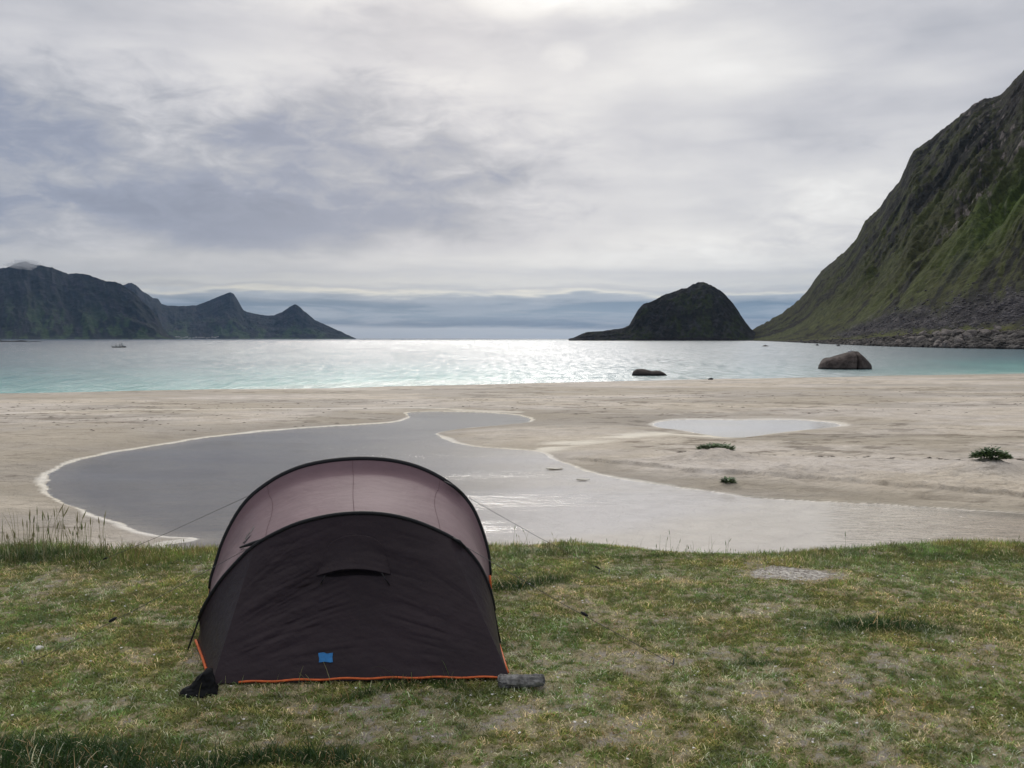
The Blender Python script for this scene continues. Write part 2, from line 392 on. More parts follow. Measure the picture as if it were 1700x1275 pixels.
# sand moisture and pale rim: real colour of the ground
rimw = 0.0 + 0.34 * fbm(X * 0.5, Y * 0.5, 3, seed=61)
rim = (1 - ss(dl, rimw * 0.45, rimw)) * (dl > -0.02) * (1 - .85 * ss(X / Y, .12, .34)) + (1 - ss(dp, rimw * 0.6, rimw * 1.7)) * (dp > -0.02) * .8
chan, _ = poly_dist([(905, 748), (935, 741), (985, 737), (1020, 732), (1060, 727), (1110, 723), (1180, 727)], X, Y)
rim = np.maximum(rim, (1 - ss(chan, 0.15, 0.9)) * ss(fbm(X * .9, Y * 2.2, 3, seed=5), .36, .52))
tl, _ = poly_dist([(-200, 697), (0, 690), (150, 684), (330, 681), (520, 679), (700, 679), (860, 686)], X, Y)
rim = np.maximum(rim, (1 - ss(tl, 0.10, 0.35)) * 0.75)
wet = 0.62 * np.exp(-np.maximum(dl - rimw, 0) / 1.3) + 0.5 * np.exp(-np.maximum(dp - 1.0, 0) / 1.5)
wet = wet + ss(fbm(X * 0.07, Y * 0.16, 5, .6, seed=70), 0.44, 0.58) * 0.6
wet = wet + ss(fbm(X * 0.5, Y * 1.1, 4, .6, seed=71), 0.5, 0.62) * 0.35 * trod
wet = wet + ss(tt, 0.965, 1.0) * 0.7
wet = np.where(side > 0, wet, wet + 0.25 * (X > 2) * ss(Y, 26, 18))
dry, _ = poly_dist([(1130, 776), (1300, 790), (1500, 806), (1760, 818)], X, Y)
wet = wet * (1 - 0.8 * (1 - ss(dry, 0.8, 2.0)))
wrack, _ = poly_dist([(1090, 757), (1200, 759), (1350, 763), (1500, 766), (1700, 769), (1900, 773)], X, Y)
wrack_scarp_shade = (1 - ss(wrack + (fbm(X * 3, Y * 3, 3, seed=81) - .5) * .4, 0.03, 0.14)) * ss(fbm(X * 1.6, Y * 1.6, 4, seed=82), .40, .55)
dark_bed = (dl < 0) * ss(-dl, 0, .8) * np.clip(1 - ss(X / Y, -.42, .06), 0, 1) * .9  # lagoon bed darker towards the left
dark_bed = dark_bed * (0.75 + .5 * fbm(X * .3, Y * .8, 4, seed=77))
pale = (dl < 0) * ss(X / Y, -.20, .10) * ss(Y, 30, 22) * (1 - ss(X / Y, .44, .62) * .8) + (dp < 0) * 1.0  # bed painted brighter to stand in for missing sky reflection
wrack_scarp_shade = np.maximum(wrack_scarp_shade, (1 - ss(np.abs(ds) + (fbm(X * 3, Y * 3, 3, seed=83) - .5) * .3, 0.02, 0.12)) * ss(fbm(X * 1.2, Y * 1.2, 4, seed=84), .38, .56) * .45)  # scarp term: shade on the ledge face painted as a dark line
deb = ss(fbm(X * 1.1, Y * 2.0, 5, g=.68, seed=90), 0.56, 0.66) * (.35 + .65 * trod) * (dl > .6) * .8
V = np.stack([X, Y, Z], -1)
def sand_mat():
    m, n, b = mat('beach_sand')
    def at(nm):
        a = n.new('ShaderNodeAttribute'); a.attribute_name = nm; return a.outputs['Fac']
    pos = n.new('ShaderNodeNewGeometry').outputs['Position']
    g1 = n.noise(pos, 9, 6, 0.65); g2 = n.noise(pos, 0.8, 5, 0.6); g3 = n.noise(pos, 60, 3, 0.6)
    dryc = n.mix(n.sstep(g2, .35, .65), (0.43, 0.385, 0.325), (0.52, 0.475, 0.415))
    dryc = n.mix(n.sstep(g1, 0.45, 0.75), dryc, (0.36, 0.315, 0.26))
    wetc = n.mix(g1, (0.25, 0.225, 0.185), (0.33, 0.295, 0.245))
    c = n.mix(n.m('MULTIPLY', at('wet'), 1.0, clamp=True), dryc, wetc)
    c = n.mix(n.m('MULTIPLY', at('debris_scarp_shade'), 0.75, clamp=True), c, (0.12, 0.10, 0.075))
    c = n.mix(n.m('MULTIPLY', at('rim'), 0.85, clamp=True), c, (0.66, 0.63, 0.56))
    str_ = n.m('MULTIPLY', n.sstep(n.m('DIVIDE', n.sep(pos)[0], n.sep(pos)[1]), .36, .46), n.m('MULTIPLY', n.sstep(n.sep(pos)[2], ZP - .01, ZP - .03), n.sstep(n.sep(pos)[1], 28, 24)))
    c = n.mix(str_, c, n.mix(g2, (.48, .42, .35), (.68, .61, .53)))
    c = n.mix(at('dark_bed'), c, n.mix(g2, (0.13, 0.118, 0.106), (0.24, 0.22, 0.20)))
    c = n.mix(n.m('MULTIPLY', at('pale'), 0.95), c, n.mix(g2, (0.76, 0.73, 0.69), (0.84, 0.81, 0.77)))
    hue = n.sstep(n.noise(n.comb(n.m('MULTIPLY', n.sep(pos)[0], 0.10), n.m('MULTIPLY', n.sep(pos)[1], 0.22), 6), 1.0, 4, .6), .40, .60)
    c = n.vm('MULTIPLY', c, n.mix(hue, (1.26, 1.22, 1.15), (1.26, 1.25, 1.27)))
    n.l.new(c, b.inputs['Base Color'])
    b.inputs['Roughness'].default_value = 0.85; b.inputs['Specular IOR Level'].default_value = 0.2
    x, y, z = n.sep(pos)
    bn = n.new('ShaderNodeBump'); bn.inputs['Distance'].default_value = 1.0; bn.inputs['Strength'].default_value = 1.0
    foot = n.noise(n.comb(x, y, 0), 2.6, 6, 0.68, 0.4)
    hh = n.m('ADD', n.m('MULTIPLY', foot, 0.16), n.m('MULTIPLY', g3, 0.004))
    n.l.new(hh, bn.inputs['Height']); n.l.new(bn.outputs[0], b.inputs['Normal'])
    return m
me = grid_mesh('beach', V, {'wet': np.clip(wet, 0, 1), 'rim': np.clip(rim, 0, 1), 'dark_bed': np.clip(dark_bed, 0, 1), 'pale': np.clip(pale, 0, 1), 'debris_scarp_shade': np.clip(np.maximum(wrack_scarp_shade, deb), 0, 1)})
tag(link('beach', me, sand_mat(), smooth=True), 'pale sandy beach between the lawn and the sea', 'beach', kind='structure')

def lagoon_mat(name, tint, rip=0.02, rough=0.03):
    m, n, b = mat(name); o = n.n['Material Output']; n.n.remove(b)
    pos = n.new('ShaderNodeNewGeometry').outputs['Position']; x, y, z = n.sep(pos)
    h1 = n.noise(n.comb(n.m('MULTIPLY', x, 1.2), n.m('MULTIPLY', y, 2.2), 0), 2.0, 5, 0.6)
    run = n.sstep(n.m('DIVIDE', x, y), 0.34, 0.46)
    h2 = n.noise(n.comb(n.m('MULTIPLY', x, 1.6), n.m('MULTIPLY', y, 3.6), 3), 1.8, 4, 0.6, 0.6)
    calm = n.sstep(n.noise(n.comb(n.m('MULTIPLY', x, .12), n.m('MULTIPLY', y, .35), 8), 1.0, 3, .5), .4, .65)
    hh = n.m('ADD', n.m('MULTIPLY', n.m('MULTIPLY', h1, n.m('ADD', 0.3, calm)), rip), n.m('MULTIPLY', n.m('MULTIPLY', h2, run), 0.09))
    bn = n.new('ShaderNodeBump'); bn.inputs['Distance'].default_value = 1.0; bn.inputs['Strength'].default_value = 1.0
    n.l.new(hh, bn.inputs['Height'])
    gl = n.new('ShaderNodeBsdfGlossy'); gl.inputs['Roughness'].default_value = rough; n.l.new(bn.outputs[0], gl.inputs['Normal'])
    tr = n.new('ShaderNodeBsdfTransparent'); n.put(tr.inputs[0], tint)
    fr = n.new('ShaderNodeFresnel'); fr.inputs[0].default_value = 1.33; n.l.new(bn.outputs[0], fr.inputs['Normal'])
    mx = n.new('ShaderNodeMixShader'); n.l.new(fr.outputs[0], mx.inputs[0]); n.l.new(tr.outputs[0], mx.inputs[1]); n.l.new(gl.outputs[0], mx.inputs[2])
    n.l.new(mx.outputs[0], o.inputs[0]); return m
def water_sheet(name, poly, mt, grow, label):
    p = poly; c = p.mean(0)
    bm = bmesh.new(); x0, y0 = p.min(0) - grow; x1, y1 = p.max(0) + grow
    nx, ny = max(2, int((x1 - x0) / .5)), max(2, int((y1 - y0) / .5))
    gx = np.linspace(x0, x1, nx); gy = np.linspace(y0, y1, ny); XX, YY = np.meshgrid(gx, gy)
    sd = sdf(p, XX, YY).reshape(XX.shape); bm.free()
    idx = -np.ones(XX.shape, int); v = []; f = []
    keep = sd < grow + 0.4
    for j in range(ny):
        for i in range(nx):
            if keep[j, i]: idx[j, i] = len(v); v.append((XX[j, i], YY[j, i], ZP))
    for j in range(ny - 1):
        for i in range(nx - 1):
            q = (idx[j, i], idx[j, i + 1], idx[j + 1, i + 1], idx[j + 1, i])
            if min(q) >= 0: f.append(q)
    return tag(link(name, py_mesh(name, v, f), mt), label, 'water', kind='structure')
water_sheet('lagoon', LAG, lagoon_mat('lagoon_water', (0.97, 0.97, 0.97), rip=0.012, rough=0.10), 0.5, 'shallow grey lagoon behind the tent curving across the sand')
water_sheet('pool', POOL, lagoon_mat('pool_water', (0.92, 0.94, 0.97), rip=0.002), 0.4, 'small pale pool in the sand at the right')

# ------------------------------------------------------------------ lawn
def proj(v):
    x, y, z = v[0], v[1], v[2] - CAMZ
    f_ = y * math.cos(PITCH) - z * math.sin(PITCH); u_ = y * math.sin(PITCH) + z * math.cos(PITCH)
    return CX + F * x / f_, CY - F * u_ / f_
def edgeY(x):
    return 6.72 + (fbm(np.asarray(x) * 0.55 + 40, np.asarray(x) * 0 + 3.3, 4) - 0.5) * 0.75 + np.interp(x, [-6, -3.5, -2, 0, 2, 3.6, 6], [.10, .05, -.05, 0, -.02, .10, .15])
def lawn_z(x, y):
    e = y - edgeY(x)
    z = (fbm(x * 0.9, y * 0.9, 4, seed=7) - 0.5) * 0.07 + (fbm(x * 5, y * 5, 3, seed=8) - .5) * 0.018
    z = z * ss(e, 0.3, -0.5) + 0.0
    tent = ((x > -2.1) & (x < 0.1) & (y > 3.9) & (y < 7)) * 1.0
    return z * (1 - 0.6 * tent) - 1.9 * ss(e, 0.0, 2.4)
# (px, py, rx, ry metres, strength): lush dark clumps (those at the tent hem paint its contact shadow), and bare places
LUSH = [(40, 1256, .52, .17, 1.9), (440, 1276, .50, .09, 1.6), (1480, 1050, .42, .085, 1.4), (862, 970, .26, .10, 1.4), (60, 925, .9, .28, .7), (250, 945, .6, .25, .3),
        (1240, 1100, .16, .07, .8), (1640, 925, .8, .12, .5), (1090, 923, .5, .07, .6), (1360, 925, .5, .06, .35), (900, 920, .4, .10, .6), (700, 1148, .35, .05, .7),
        (500, 1148, .5, .04, .4), (1000, 1060, .3, .12, .35), (1010, 1245, .2, .05, .4), (180, 1000, .5, .2, .25)]
BARE = [(1318, 953, .27, .15, 1.6), (1110, 1085, .30, .10, .35), (1450, 1120, .8, .14, .35), (200, 1160, .35, .10, .30), (640, 1215, .8, .13, .42), (1560, 1225, .7, .12, .35), (1060, 1240, .5, .10, .30), (960, 985, .4, .15, .25),
        (1250, 1175, .7, .12, .25), (1380, 1010, .6, .08, .15)]
def lawn_fields(x, y):
    wx = (fbm(x * 2.2, y * 2.2, 3, seed=31) - .5) * .35; wy = (fbm(x * 2.2, y * 2.2, 3, seed=33) - .5) * .35
    lush = np.zeros(x.shape); bare = np.zeros(x.shape)
    for px, py, rx, ry, a in LUSH:
        p = G(px, py); q = ((x + wx - p.x) / rx) ** 2 + ((y + wy - p.y) / ry) ** 2
        lush = lush + a * np.exp(-q)
    for px, py, rx, ry, a in BARE:
        p = G(px, py); q = ((x + wx - p.x) / rx) ** 2 + ((y + wy * .6 - p.y) / ry) ** 2
        bare = bare + a * (np.exp(-q ** 2) if a > 1 else np.exp(-q))
    f1 = fbm(x * 1.3, y * 1.6, 5, .6, seed=100); f2 = fbm(x * 6, y * 7, 4, .6, seed=110); f3 = fbm(x * 22, y * 24, 3, .6, seed=120)
    g = 0.60 + (f1 - .5) * 1.0 + (f2 - .5) * 1.5 + (f3 - .5) * 2.0 + .06
    g = g + lush * .6 - bare * 0.55
    g = g + 0.06 * ss(y, 3.5, 6.5)
    bare = bare * (0.95 + 2.6 * (f3 - .5) + 1.6 * (f2 - .5))
    return np.clip(g, 0, 1), lush, bare, f2
rows = np.concatenate([np.linspace(0.6, 2.9, 20)[:-1], np.linspace(2.9, 7.6, 330)[:-1], np.linspace(7.6, 10.0, 30)])
cols = np.concatenate([np.linspace(-12, -6.6, 60)[:-1], np.linspace(-6.6, 6.6, 700), np.linspace(6.6, 12, 60)[1:]])
X, Y = np.meshgrid(cols, rows); Zl = lawn_z(X, Y)
g, lush, bare, f2 = lawn_fields(X, Y)
def lawn_mat():
    m, n, b = mat('lawn_soil')
    def at(nm):
        a = n.new('ShaderNodeAttribute'); a.attribute_name = nm; return a.outputs['Fac']
    pos = n.new('ShaderNodeNewGeometry').outputs['Position']
    g1 = n.noise(pos, 40, 5, 0.7); g2 = n.noise(pos, 12, 5, 0.65); g3 = n.noise(pos, 120, 3, .6)
    sandy = n.mix(g1, (0.25, 0.21, 0.17), (0.50, 0.46, 0.40))
    thatch = n.mix(n.sstep(g2, .35, .65), (0.20, 0.18, 0.085), (0.40, 0.35, 0.20))
    thatch = n.mix(n.sstep(g3, .45, .7), thatch, (0.42, 0.37, 0.26))
    green = n.mix(n.sstep(g1, .35, .65), (0.06, 0.08, 0.02), (0.20, 0.23, 0.06))
    gf = n.m('ADD', at('green'), n.m('ADD', n.m('MULTIPLY', n.m('SUBTRACT', g2, .5), .9), n.m('MULTIPLY', n.m('SUBTRACT', g1, .5), .9)))
    c = n.mix(n.sstep(gf, -0.05, 0.16), sandy, thatch)
    c = n.mix(n.sstep(gf, 0.40, 0.75), c, green)
    c = n.mix(n.sstep(at('bare'), .45, .95), c, n.mix(n.sstep(g1, .38, .62), (0.26, 0.23, 0.20), (0.74, 0.70, 0.63)))
    n.l.new(c, b.inputs['Base Color']); b.inputs['Roughness'].default_value = 0.95; b.inputs['Specular IOR Level'].default_value = 0.1
    bn = n.new('ShaderNodeBump'); bn.inputs['Distance'].default_value = 1.0
    n.l.new(n.m('ADD', n.m('MULTIPLY', g2, 0.06), n.m('MULTIPLY', g1, 0.03)), bn.inputs['Height']); n.l.new(bn.outputs[0], b.inputs['Normal'])
    return m
tag(link('lawn', grid_mesh('lawn', np.stack([X, Y, Zl], -1), {'green': g, 'bare': np.clip(bare, 0, 1.2)}), lawn_mat(), smooth=True),
    'patchy mossy lawn with worn sandy spots that the tent stands on', 'lawn', kind='structure')

# grass blades
def blades(name, x, y, L, wd, lean, colr, curl=0.5, seed=1, zf=lawn_z, ldir=None):
    r = np.random.RandomState(seed); n = len(x)
    z = zf(x, y) - 0.004
    a = r.rand(n) * 2 * np.pi if ldir is None else ldir
    dx_, dy_ = np.cos(a), np.sin(a); b_ = r.rand(n) * np.pi
    px_, py_ = np.cos(b_) * wd * .5, np.sin(b_) * wd * .5
    V = np.zeros((n, 7, 3), np.float32)
    for k_, (h, s_) in enumerate(((0, 1.0), (.4, .9), (.75, .6))):
        off = lean * L * (h ** (1 + curl)); up = h * L * np.sqrt(np.maximum(0.05, 1 - (lean * h) ** 2))
        for e, sg in enumerate((-1, 1)):
            V[:, k_ * 2 + e, 0] = x + dx_ * off + sg * px_ * s_; V[:, k_ * 2 + e, 1] = y + dy_ * off + sg * py_ * s_; V[:, k_ * 2 + e, 2] = z + up
    off = lean * L; up = L * np.sqrt(np.maximum(0.05, 1 - lean ** 2))
    V[:, 6, 0] = x + dx_ * off; V[:, 6, 1] = y + dy_ * off; V[:, 6, 2] = z + up * .97
    base = (np.arange(n) * 7)[:, None]
    quads = np.concatenate([base + np.array([0, 1, 3, 2]), base + np.array([2, 3, 5, 4])], 1).reshape(-1)
    tris = (base + np.array([4, 5, 6])).reshape(-1)
    me = bpy.data.meshes.new(name); me.vertices.add(n * 7); me.vertices.foreach_set('co', V.reshape(-1))
    li = np.concatenate([quads, tris]).astype(np.int32); me.loops.add(len(li)); me.loops.foreach_set('vertex_index', li)
    me.polygons.add(3 * n)
    ls = np.concatenate([np.arange(0, 8 * n, 4), 8 * n + np.arange(0, 3 * n, 3)]).astype(np.int32)
    me.polygons.foreach_set('loop_start', ls); me.update(calc_edges=True)
    at = me.color_attributes.new('tint', 'FLOAT_COLOR', 'POINT')
    cc = np.ones((n, 7, 4), np.float32); cc[:, :, :3] = colr[:, None, :]
    at.data.foreach_set('color', cc.reshape(-1))
    return me
gm, gn, gb = mat('grass_blade')
ga = gn.new('ShaderNodeVertexColor'); ga.layer_name = 'tint'
go_ = gn.n['Material Output']; gn.n.remove(gb)
gd = gn.new('ShaderNodeBsdfDiffuse'); gt = gn.new('ShaderNodeBsdfTranslucent'); gg = gn.new('ShaderNodeBsdfGlossy'); gg.inputs['Roughness'].default_value = .5
gn.l.new(ga.outputs[0], gd.inputs[0]); gn.l.new(ga.outputs[0], gt.inputs[0]); gn.put(gg.inputs[0], (.8, .85, .8))
m1 = gn.new('ShaderNodeMixShader'); m1.inputs[0].default_value = .40; gn.l.new(gd.outputs[0], m1.inputs[1]); gn.l.new(gt.outputs[0], m1.inputs[2])
m2 = gn.new('ShaderNodeMixShader'); m2.inputs[0].default_value = .035; gn.l.new(m1.outputs[0], m2.inputs[1]); gn.l.new(gg.outputs[0], m2.inputs[2])
gn.l.new(m2.outputs[0], go_.inputs[0])

# tent footprint (no grass inside)
tL, tR = G(352, 1136), G(846, 1126); tFL, tFR = G(322, 1078), G(824, 1066)
FOOT = np.array([[tL.x, tL.y + .01], [tR.x, tR.y + .01], [tFR.x - .03, tFR.y], [-.20, 5.5], [-.35, 6.6], [-1.5, 6.6], [-1.88, 5.5], [tFL.x + .03, tFL.y]])
def grass_set(name, n, seed, label, mode):
    r = np.random.RandomState(seed)
    yy = 2.3 + (7.5 - 2.3) * r.rand(n) ** (0.9 if mode != 'edge' else 1)
    xx = (r.rand(n) * 2 - 1) * (yy * 0.70 + 1.7)
    if mode == 'edge':
        e = edgeY(xx); yy = e + 0.40 - (r.rand(n) ** 1.6) * 0.75
    g, lush, bare, f2 = lawn_fields(xx, yy)
    e = yy - edgeY(xx)
    lf = ss(xx, -1.9, -3.2)
    if mode == 'turf': pr = np.clip(0.42 + 0.75 * g, 0, 1) * (bare < .62)
    elif mode == 'tuft': pr = np.clip((lush - .25) * 1.3 + (ss(fbm(xx * 4.2, yy * 4.2, 4, .6, seed=200), .55, .68)) * .22, 0, 1) * (bare < .5)
    else: pr = np.clip(ss(fbm(xx * 1.8, xx * 0 + 2, 4, .6, seed=210), .40, .62) + .55 * lf, .05, 1)
    keep = (r.rand(n) < pr) & (e < 0.5)
    ins = sdf(FOOT, xx, yy) < 0.0
    keep &= ~ins
    # leave the trodden strip in front of the tent short
    xx, yy, g, lush, e, lf, f2 = [q[keep] for q in (xx, yy, g, lush, e, lf, f2)]; n = len(xx)
    dens = fbm(xx * 2.5, yy * 2.5, 4, seed=220)
    if mode == 'turf':
        L = (0.010 + 0.020 * r.rand(n) + 0.012 * g * r.rand(n)) * (1 + .6 * np.clip(lush, 0, 1)); wd = 0.0026 + 0.0034 * r.rand(n) ** 2; lean = 0.62 + .37 * r.rand(n)
    elif mode == 'tuft':
        L = (0.020 + 0.045 * r.rand(n)) * (0.7 + 1.0 * np.clip(lush, 0, 1.3)) * (1 + .8 * (r.rand(n) > .93)); wd = 0.0026 + 0.0018 * r.rand(n); lean = 0.35 + .6 * r.rand(n)
    else:
        L = (0.020 + 0.05 * r.rand(n) ** 1.6) * (1 + 1.2 * lf * r.rand(n)); wd = 0.0028 + 0.0016 * r.rand(n); lean = 0.15 + .55 * r.rand(n)
    k1 = r.rand(n)
    c_g = np.array([.23, .335, .088]); c_d = np.array([.026, .062, .013]); c_y = np.array([.34, .345, .12]); c_s = np.array([.76, .68, .44]); c_b = np.array([.38, .25, .12])
    hue = fbm(xx * 3.3, yy * 3.6, 4, .6, seed=230); patchy = fbm(xx * 14, yy * 15, 3, .6, seed=235)
    straw = np.clip(0.62 - g * .60 + (dens - .5) * .9, 0.10, .85)
    if mode != 'turf': straw = straw * .35
    c = np.where((k1 < straw)[:, None], c_s, np.where((k1 < straw + .10)[:, None], c_b * (0.6 if mode == 'edge' else 1), np.where((r.rand(n) < .42 + (f2 - .5) * 2.5)[:, None], c_y, c_g)))
    c = c * (1 + np.clip((hue - .5) * 1.3, -.16, .16)[:, None] * np.array([1.0, .25, -.3]))
    c = c * np.clip(1 + (patchy - .5) * 1.9, .45, 1.6)[:, None]
    dk = np.clip(lush * 1.2, 0, 1)[:, None] * (k1 > .12)[:, None]
    c = c * (1 - dk) + c_d * dk * (1 + .5 * r.rand(n)[:, None])
    c = c * (0.55 + .75 * r.rand(n))[:, None]
    me = blades(name, xx, yy, L, wd, lean, c.astype(np.float32), seed=seed + 1)
    return tag(link(name, me, gm), label, 'grass', kind='stuff')
grass_set('grass', 600000, 301, 'short mossy turf mixed with straw over the whole lawn', 'turf')
grass_set('tufted_grass', 190000, 302, 'longer dark green grass clumps scattered in the short turf', 'tuft')
grass_set('fringe_grass', 56000, 303, 'fringe of upright grass along the far edge of the lawn', 'edge')
# tall stalks with seed heads
def stalks():
    r = np.random.RandomState(77); v = []; f = []; cols_ = []
    def one(x, y, h, a, lean, rad, head):
        z = float(lawn_z(np.array([x]), np.array([y]))[0]); n0 = len(v); pts = []
        for i in range(6):
            t = i / 5; pts.append(Vector((x + math.cos(a) * lean * h * t ** 2, y + math.sin(a) * lean * h * t ** 2, z + h * t * (1 - .15 * lean * t))))
        tp = [1, .9, .8, .7, .6, .3]
        if head:
            q = pts[-1] - pts[-2]; pts = pts[:-1] + [pts[-2] + q * .2, pts[-2] + q * .6, pts[-2] + q * 1.2]; tp = [1, .9, .8, .7, .6, 2.2, 2.6, .4]
        vv, ff = tube(pts, rad, 4, taper=tp)
        v.extend(vv); f.extend([tuple(i + n0 for i in q) for q in ff])
        c = random.choice([(.34, .32, .15), (.24, .27, .10), (.42, .37, .22)]); cols_.extend([c] * len(vv))
    rnd = random.Random(5)
    for i in range(100):
        px = rnd.choice([rnd.gauss(85, 38), rnd.gauss(115, 35), rnd.uniform(0, 350), rnd.gauss(50, 35)]); px = max(-60, min(345, px))
        X0 = (px - CX) / F * 6.7; hmax = .40 if px < 160 else .18
        one(X0, 6.65 + rnd.uniform(-.3, .25), hmax * rnd.uniform(.35, 1), rnd.uniform(0, 6.28), rnd.uniform(.0, .28), .0019, rnd.random() < .5)
    for i in range(60):
        px = rnd.choice([rnd.uniform(830, 1700), rnd.gauss(1120, 50), rnd.gauss(900, 40)]); X0 = (px - CX) / F * 6.9
        one(X0, 6.6 + rnd.uniform(-.25, .3), rnd.uniform(.06, .20), rnd.uniform(0, 6.28), rnd.uniform(.05, .4), .0012, rnd.random() < .5)
    for px, py, h in ((495, 1150, .13), (552, 1160, .17), (522, 1152, .10), (640, 1150, .06), (1140, 1100, .07), (1487, 1255, .09), (330, 1170, .12), (470, 1150, .05), (585, 1150, .06), (760, 1150, .06), (375, 1155, .09), (400, 1148, .07)):
        p = G(px, py); one(p.x, p.y, h, rnd.uniform(0, 6.28), rnd.uniform(.1, .5), .0022, False)
    for i in range(420):
        y = rnd.uniform(3.0, 6.6); x = rnd.uniform(-.62, .62) * y
        if sdf(FOOT, np.array([x]), np.array([y]))[0] < .05: continue
        one(x, y, rnd.uniform(.04, .11), rnd.uniform(0, 6.28), rnd.uniform(.2, .9), .0012, False)
    me = py_mesh('grass_stalks', v, f)
    at = me.color_attributes.new('tint', 'FLOAT_COLOR', 'POINT')
    for i, c in enumerate(cols_): at.data[i].color = (*c, 1)
    tag(link('grass_stalks', me, gm), 'thin tall grass stalks with seed heads along the lawn edge', 'grass', kind='stuff')
stalks()

# ------------------------------------------------------------------ tent
fabric_dark = None
def fabric(name, c1, c2, rough, sheen, spec=.4):
    m, n, b = mat(name)
    pos = n.new('ShaderNodeTexCoord').outputs['Object']
    q = n.noise(pos, 3.0, 5, .6); q2 = n.noise(pos, 900, 2, .5)
    n.l.new(n.mix(n.sstep(q, .3, .7), c1, c2), b.inputs['Base Color'])
    b.inputs['Roughness'].default_value = rough; b.inputs['Specular IOR Level'].default_value = spec
    b.inputs['Sheen Weight'].default_value = sheen; b.inputs['Sheen Roughness'].default_value = .4
    bn = n.new('ShaderNodeBump'); bn.inputs['Distance'].default_value = 1.0
    soft = n.noise(pos, 14, 4, .55)
    n.l.new(n.m('ADD', n.m('MULTIPLY', soft, .006), n.m('MULTIPLY', q2, .0002)), bn.inputs['Height']); n.l.new(bn.outputs[0], b.inputs['Normal'])
    return m
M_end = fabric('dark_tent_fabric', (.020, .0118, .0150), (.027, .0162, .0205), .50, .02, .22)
M_roof = fabric('sheen_painted_tent_fabric', (.150, .094, .104), (.180, .116, .127), .70, .05, .20)  # sky sheen on the tent cloth painted in as a lighter base colour
M_black = simple('black_webbing', (.012, .012, .014), .6, .3)
M_orange = simple('orange_webbing', (.62, .13, .035), .6, .3, 30, .2)
M_blue = simple('blue_tape', (.02, .17, .42), .6, .4, 60, .15)
M_metal = simple('dark_metal', (.10, .10, .11), .35, .6)
M_cord = simple('grey_cord', (.10, .095, .09), .7, .3)
M_mark = simple('black_print', (.035, .028, .032), .6, .3)

def resample(pts, n, smooth=True):
    p = np.array([list(q) for q in pts], float)
    if smooth:                                # Catmull-Rom
        o = []
        e = np.vstack([2 * p[0] - p[1], p, 2 * p[-1] - p[-2]])
        for i in range(1, len(e) - 2):
            for t in np.linspace(0, 1, 12, endpoint=False):
                o.append(.5 * ((2 * e[i]) + (-e[i - 1] + e[i + 1]) * t + (2 * e[i - 1] - 5 * e[i] + 4 * e[i + 1] - e[i + 2]) * t ** 2 + (-e[i - 1] + 3 * e[i] - 3 * e[i + 1] + e[i + 2]) * t ** 3))
        p = np.array(o + [e[-2]])
    d_ = np.r_[0, np.cumsum(np.linalg.norm(np.diff(p, axis=0), axis=1))]
    t = np.linspace(0, d_[-1], n)
    return np.stack([np.interp(t, d_, p[:, k_]) for k_ in range(3)], 1)
near_px = [(331, 1026), (340, 1005), (352, 985), (366, 964), (384, 943), (401, 925), (418, 909), (444, 892), (486, 872), (523, 861), (561, 854), (602.5, 851.5), (644, 854.5), (685, 864), (723, 879), (757, 897), (779, 917), (798, 943), (813, 978), (820, 1010)]
rear_px = [(349, 977), (352, 958), (360, 932), (371, 898), (392, 856), (414, 827), (441, 805), (471, 787), (508, 773), (553.6, 764.5), (602.5, 761.5), (648, 764.5), (689, 774), (727, 791), (761, 815), (783, 842), (798, 876), (809, 915), (813, 955)]
def hoop(px, dl_, dr_, dtop, pyf, pyt):
    o = []
    for a, b in px:
        k_ = (a - px[0][0]) / (px[-1][0] - px[0][0]); hgt = (pyf - b) / (pyf - pyt)
        o.append(P(a, b, dl_ + (dr_ - dl_) * k_ + (dtop - (dl_ + dr_) / 2) * max(0, hgt)))
    return o
nearP = hoop(near_px, 4.60, 4.74, 4.52, 1078, 852)
rearP = hoop(rear_px, 5.50, 5.66, 5.66, 1003, 761.5)
footL, footR = G(326, 1072) , G(822, 1061)
rfL, rfR = G(352, 1003), G(809, 982)
NA = 160
nearA = resample([footL + Vector((0, 0, .01)), footL + (nearP[0] - footL) * .5 + Vector((.01, 0, 0))] + nearP + [footR + (nearP[-1] - footR) * .5, footR + Vector((0, 0, .01))], NA)
rearA = resample([rfL + Vector((0, 0, .01))] + rearP + [rfR + Vector((0, 0, .01))], NA)
cxm = (nearA[:, 0].mean() + rearA[:, 0].mean()) / 2
def roof_surf(A, B, n, sag, sagp=1.0):
    s_ = np.linspace(0, 1, n)[:, None, None]
    V = A[None] * (1 - s_) + B[None] * s_
    t = np.linspace(0, 1, NA)
    cen = (A.mean(0) + B.mean(0)) / 2 * np.array([1, 1, 0]) + np.array([0, 0, .1])
    d_ = V - cen; d_[..., 1] = 0; d_ /= np.linalg.norm(d_, axis=2, keepdims=True) + 1e-9
    w_ = np.sin(np.pi * np.linspace(0, 1, n) ** sagp)[:, None] * (np.sin(np.pi * t) ** .6)[None]
    return V - d_ * (w_ * sag)[..., None]
roofV = roof_surf(nearA, rearA, 90, .06, 1.5)
rs_ = np.linspace(0, 1, 90)[:, None]
roofV[..., 2] -= .060 * (np.exp(-((1 - rs_) / .16) ** 2) * (1 - np.exp(-((1 - rs_) / .045) ** 2))) * np.sin(np.pi * np.linspace(0, 1, NA))[None] ** .5
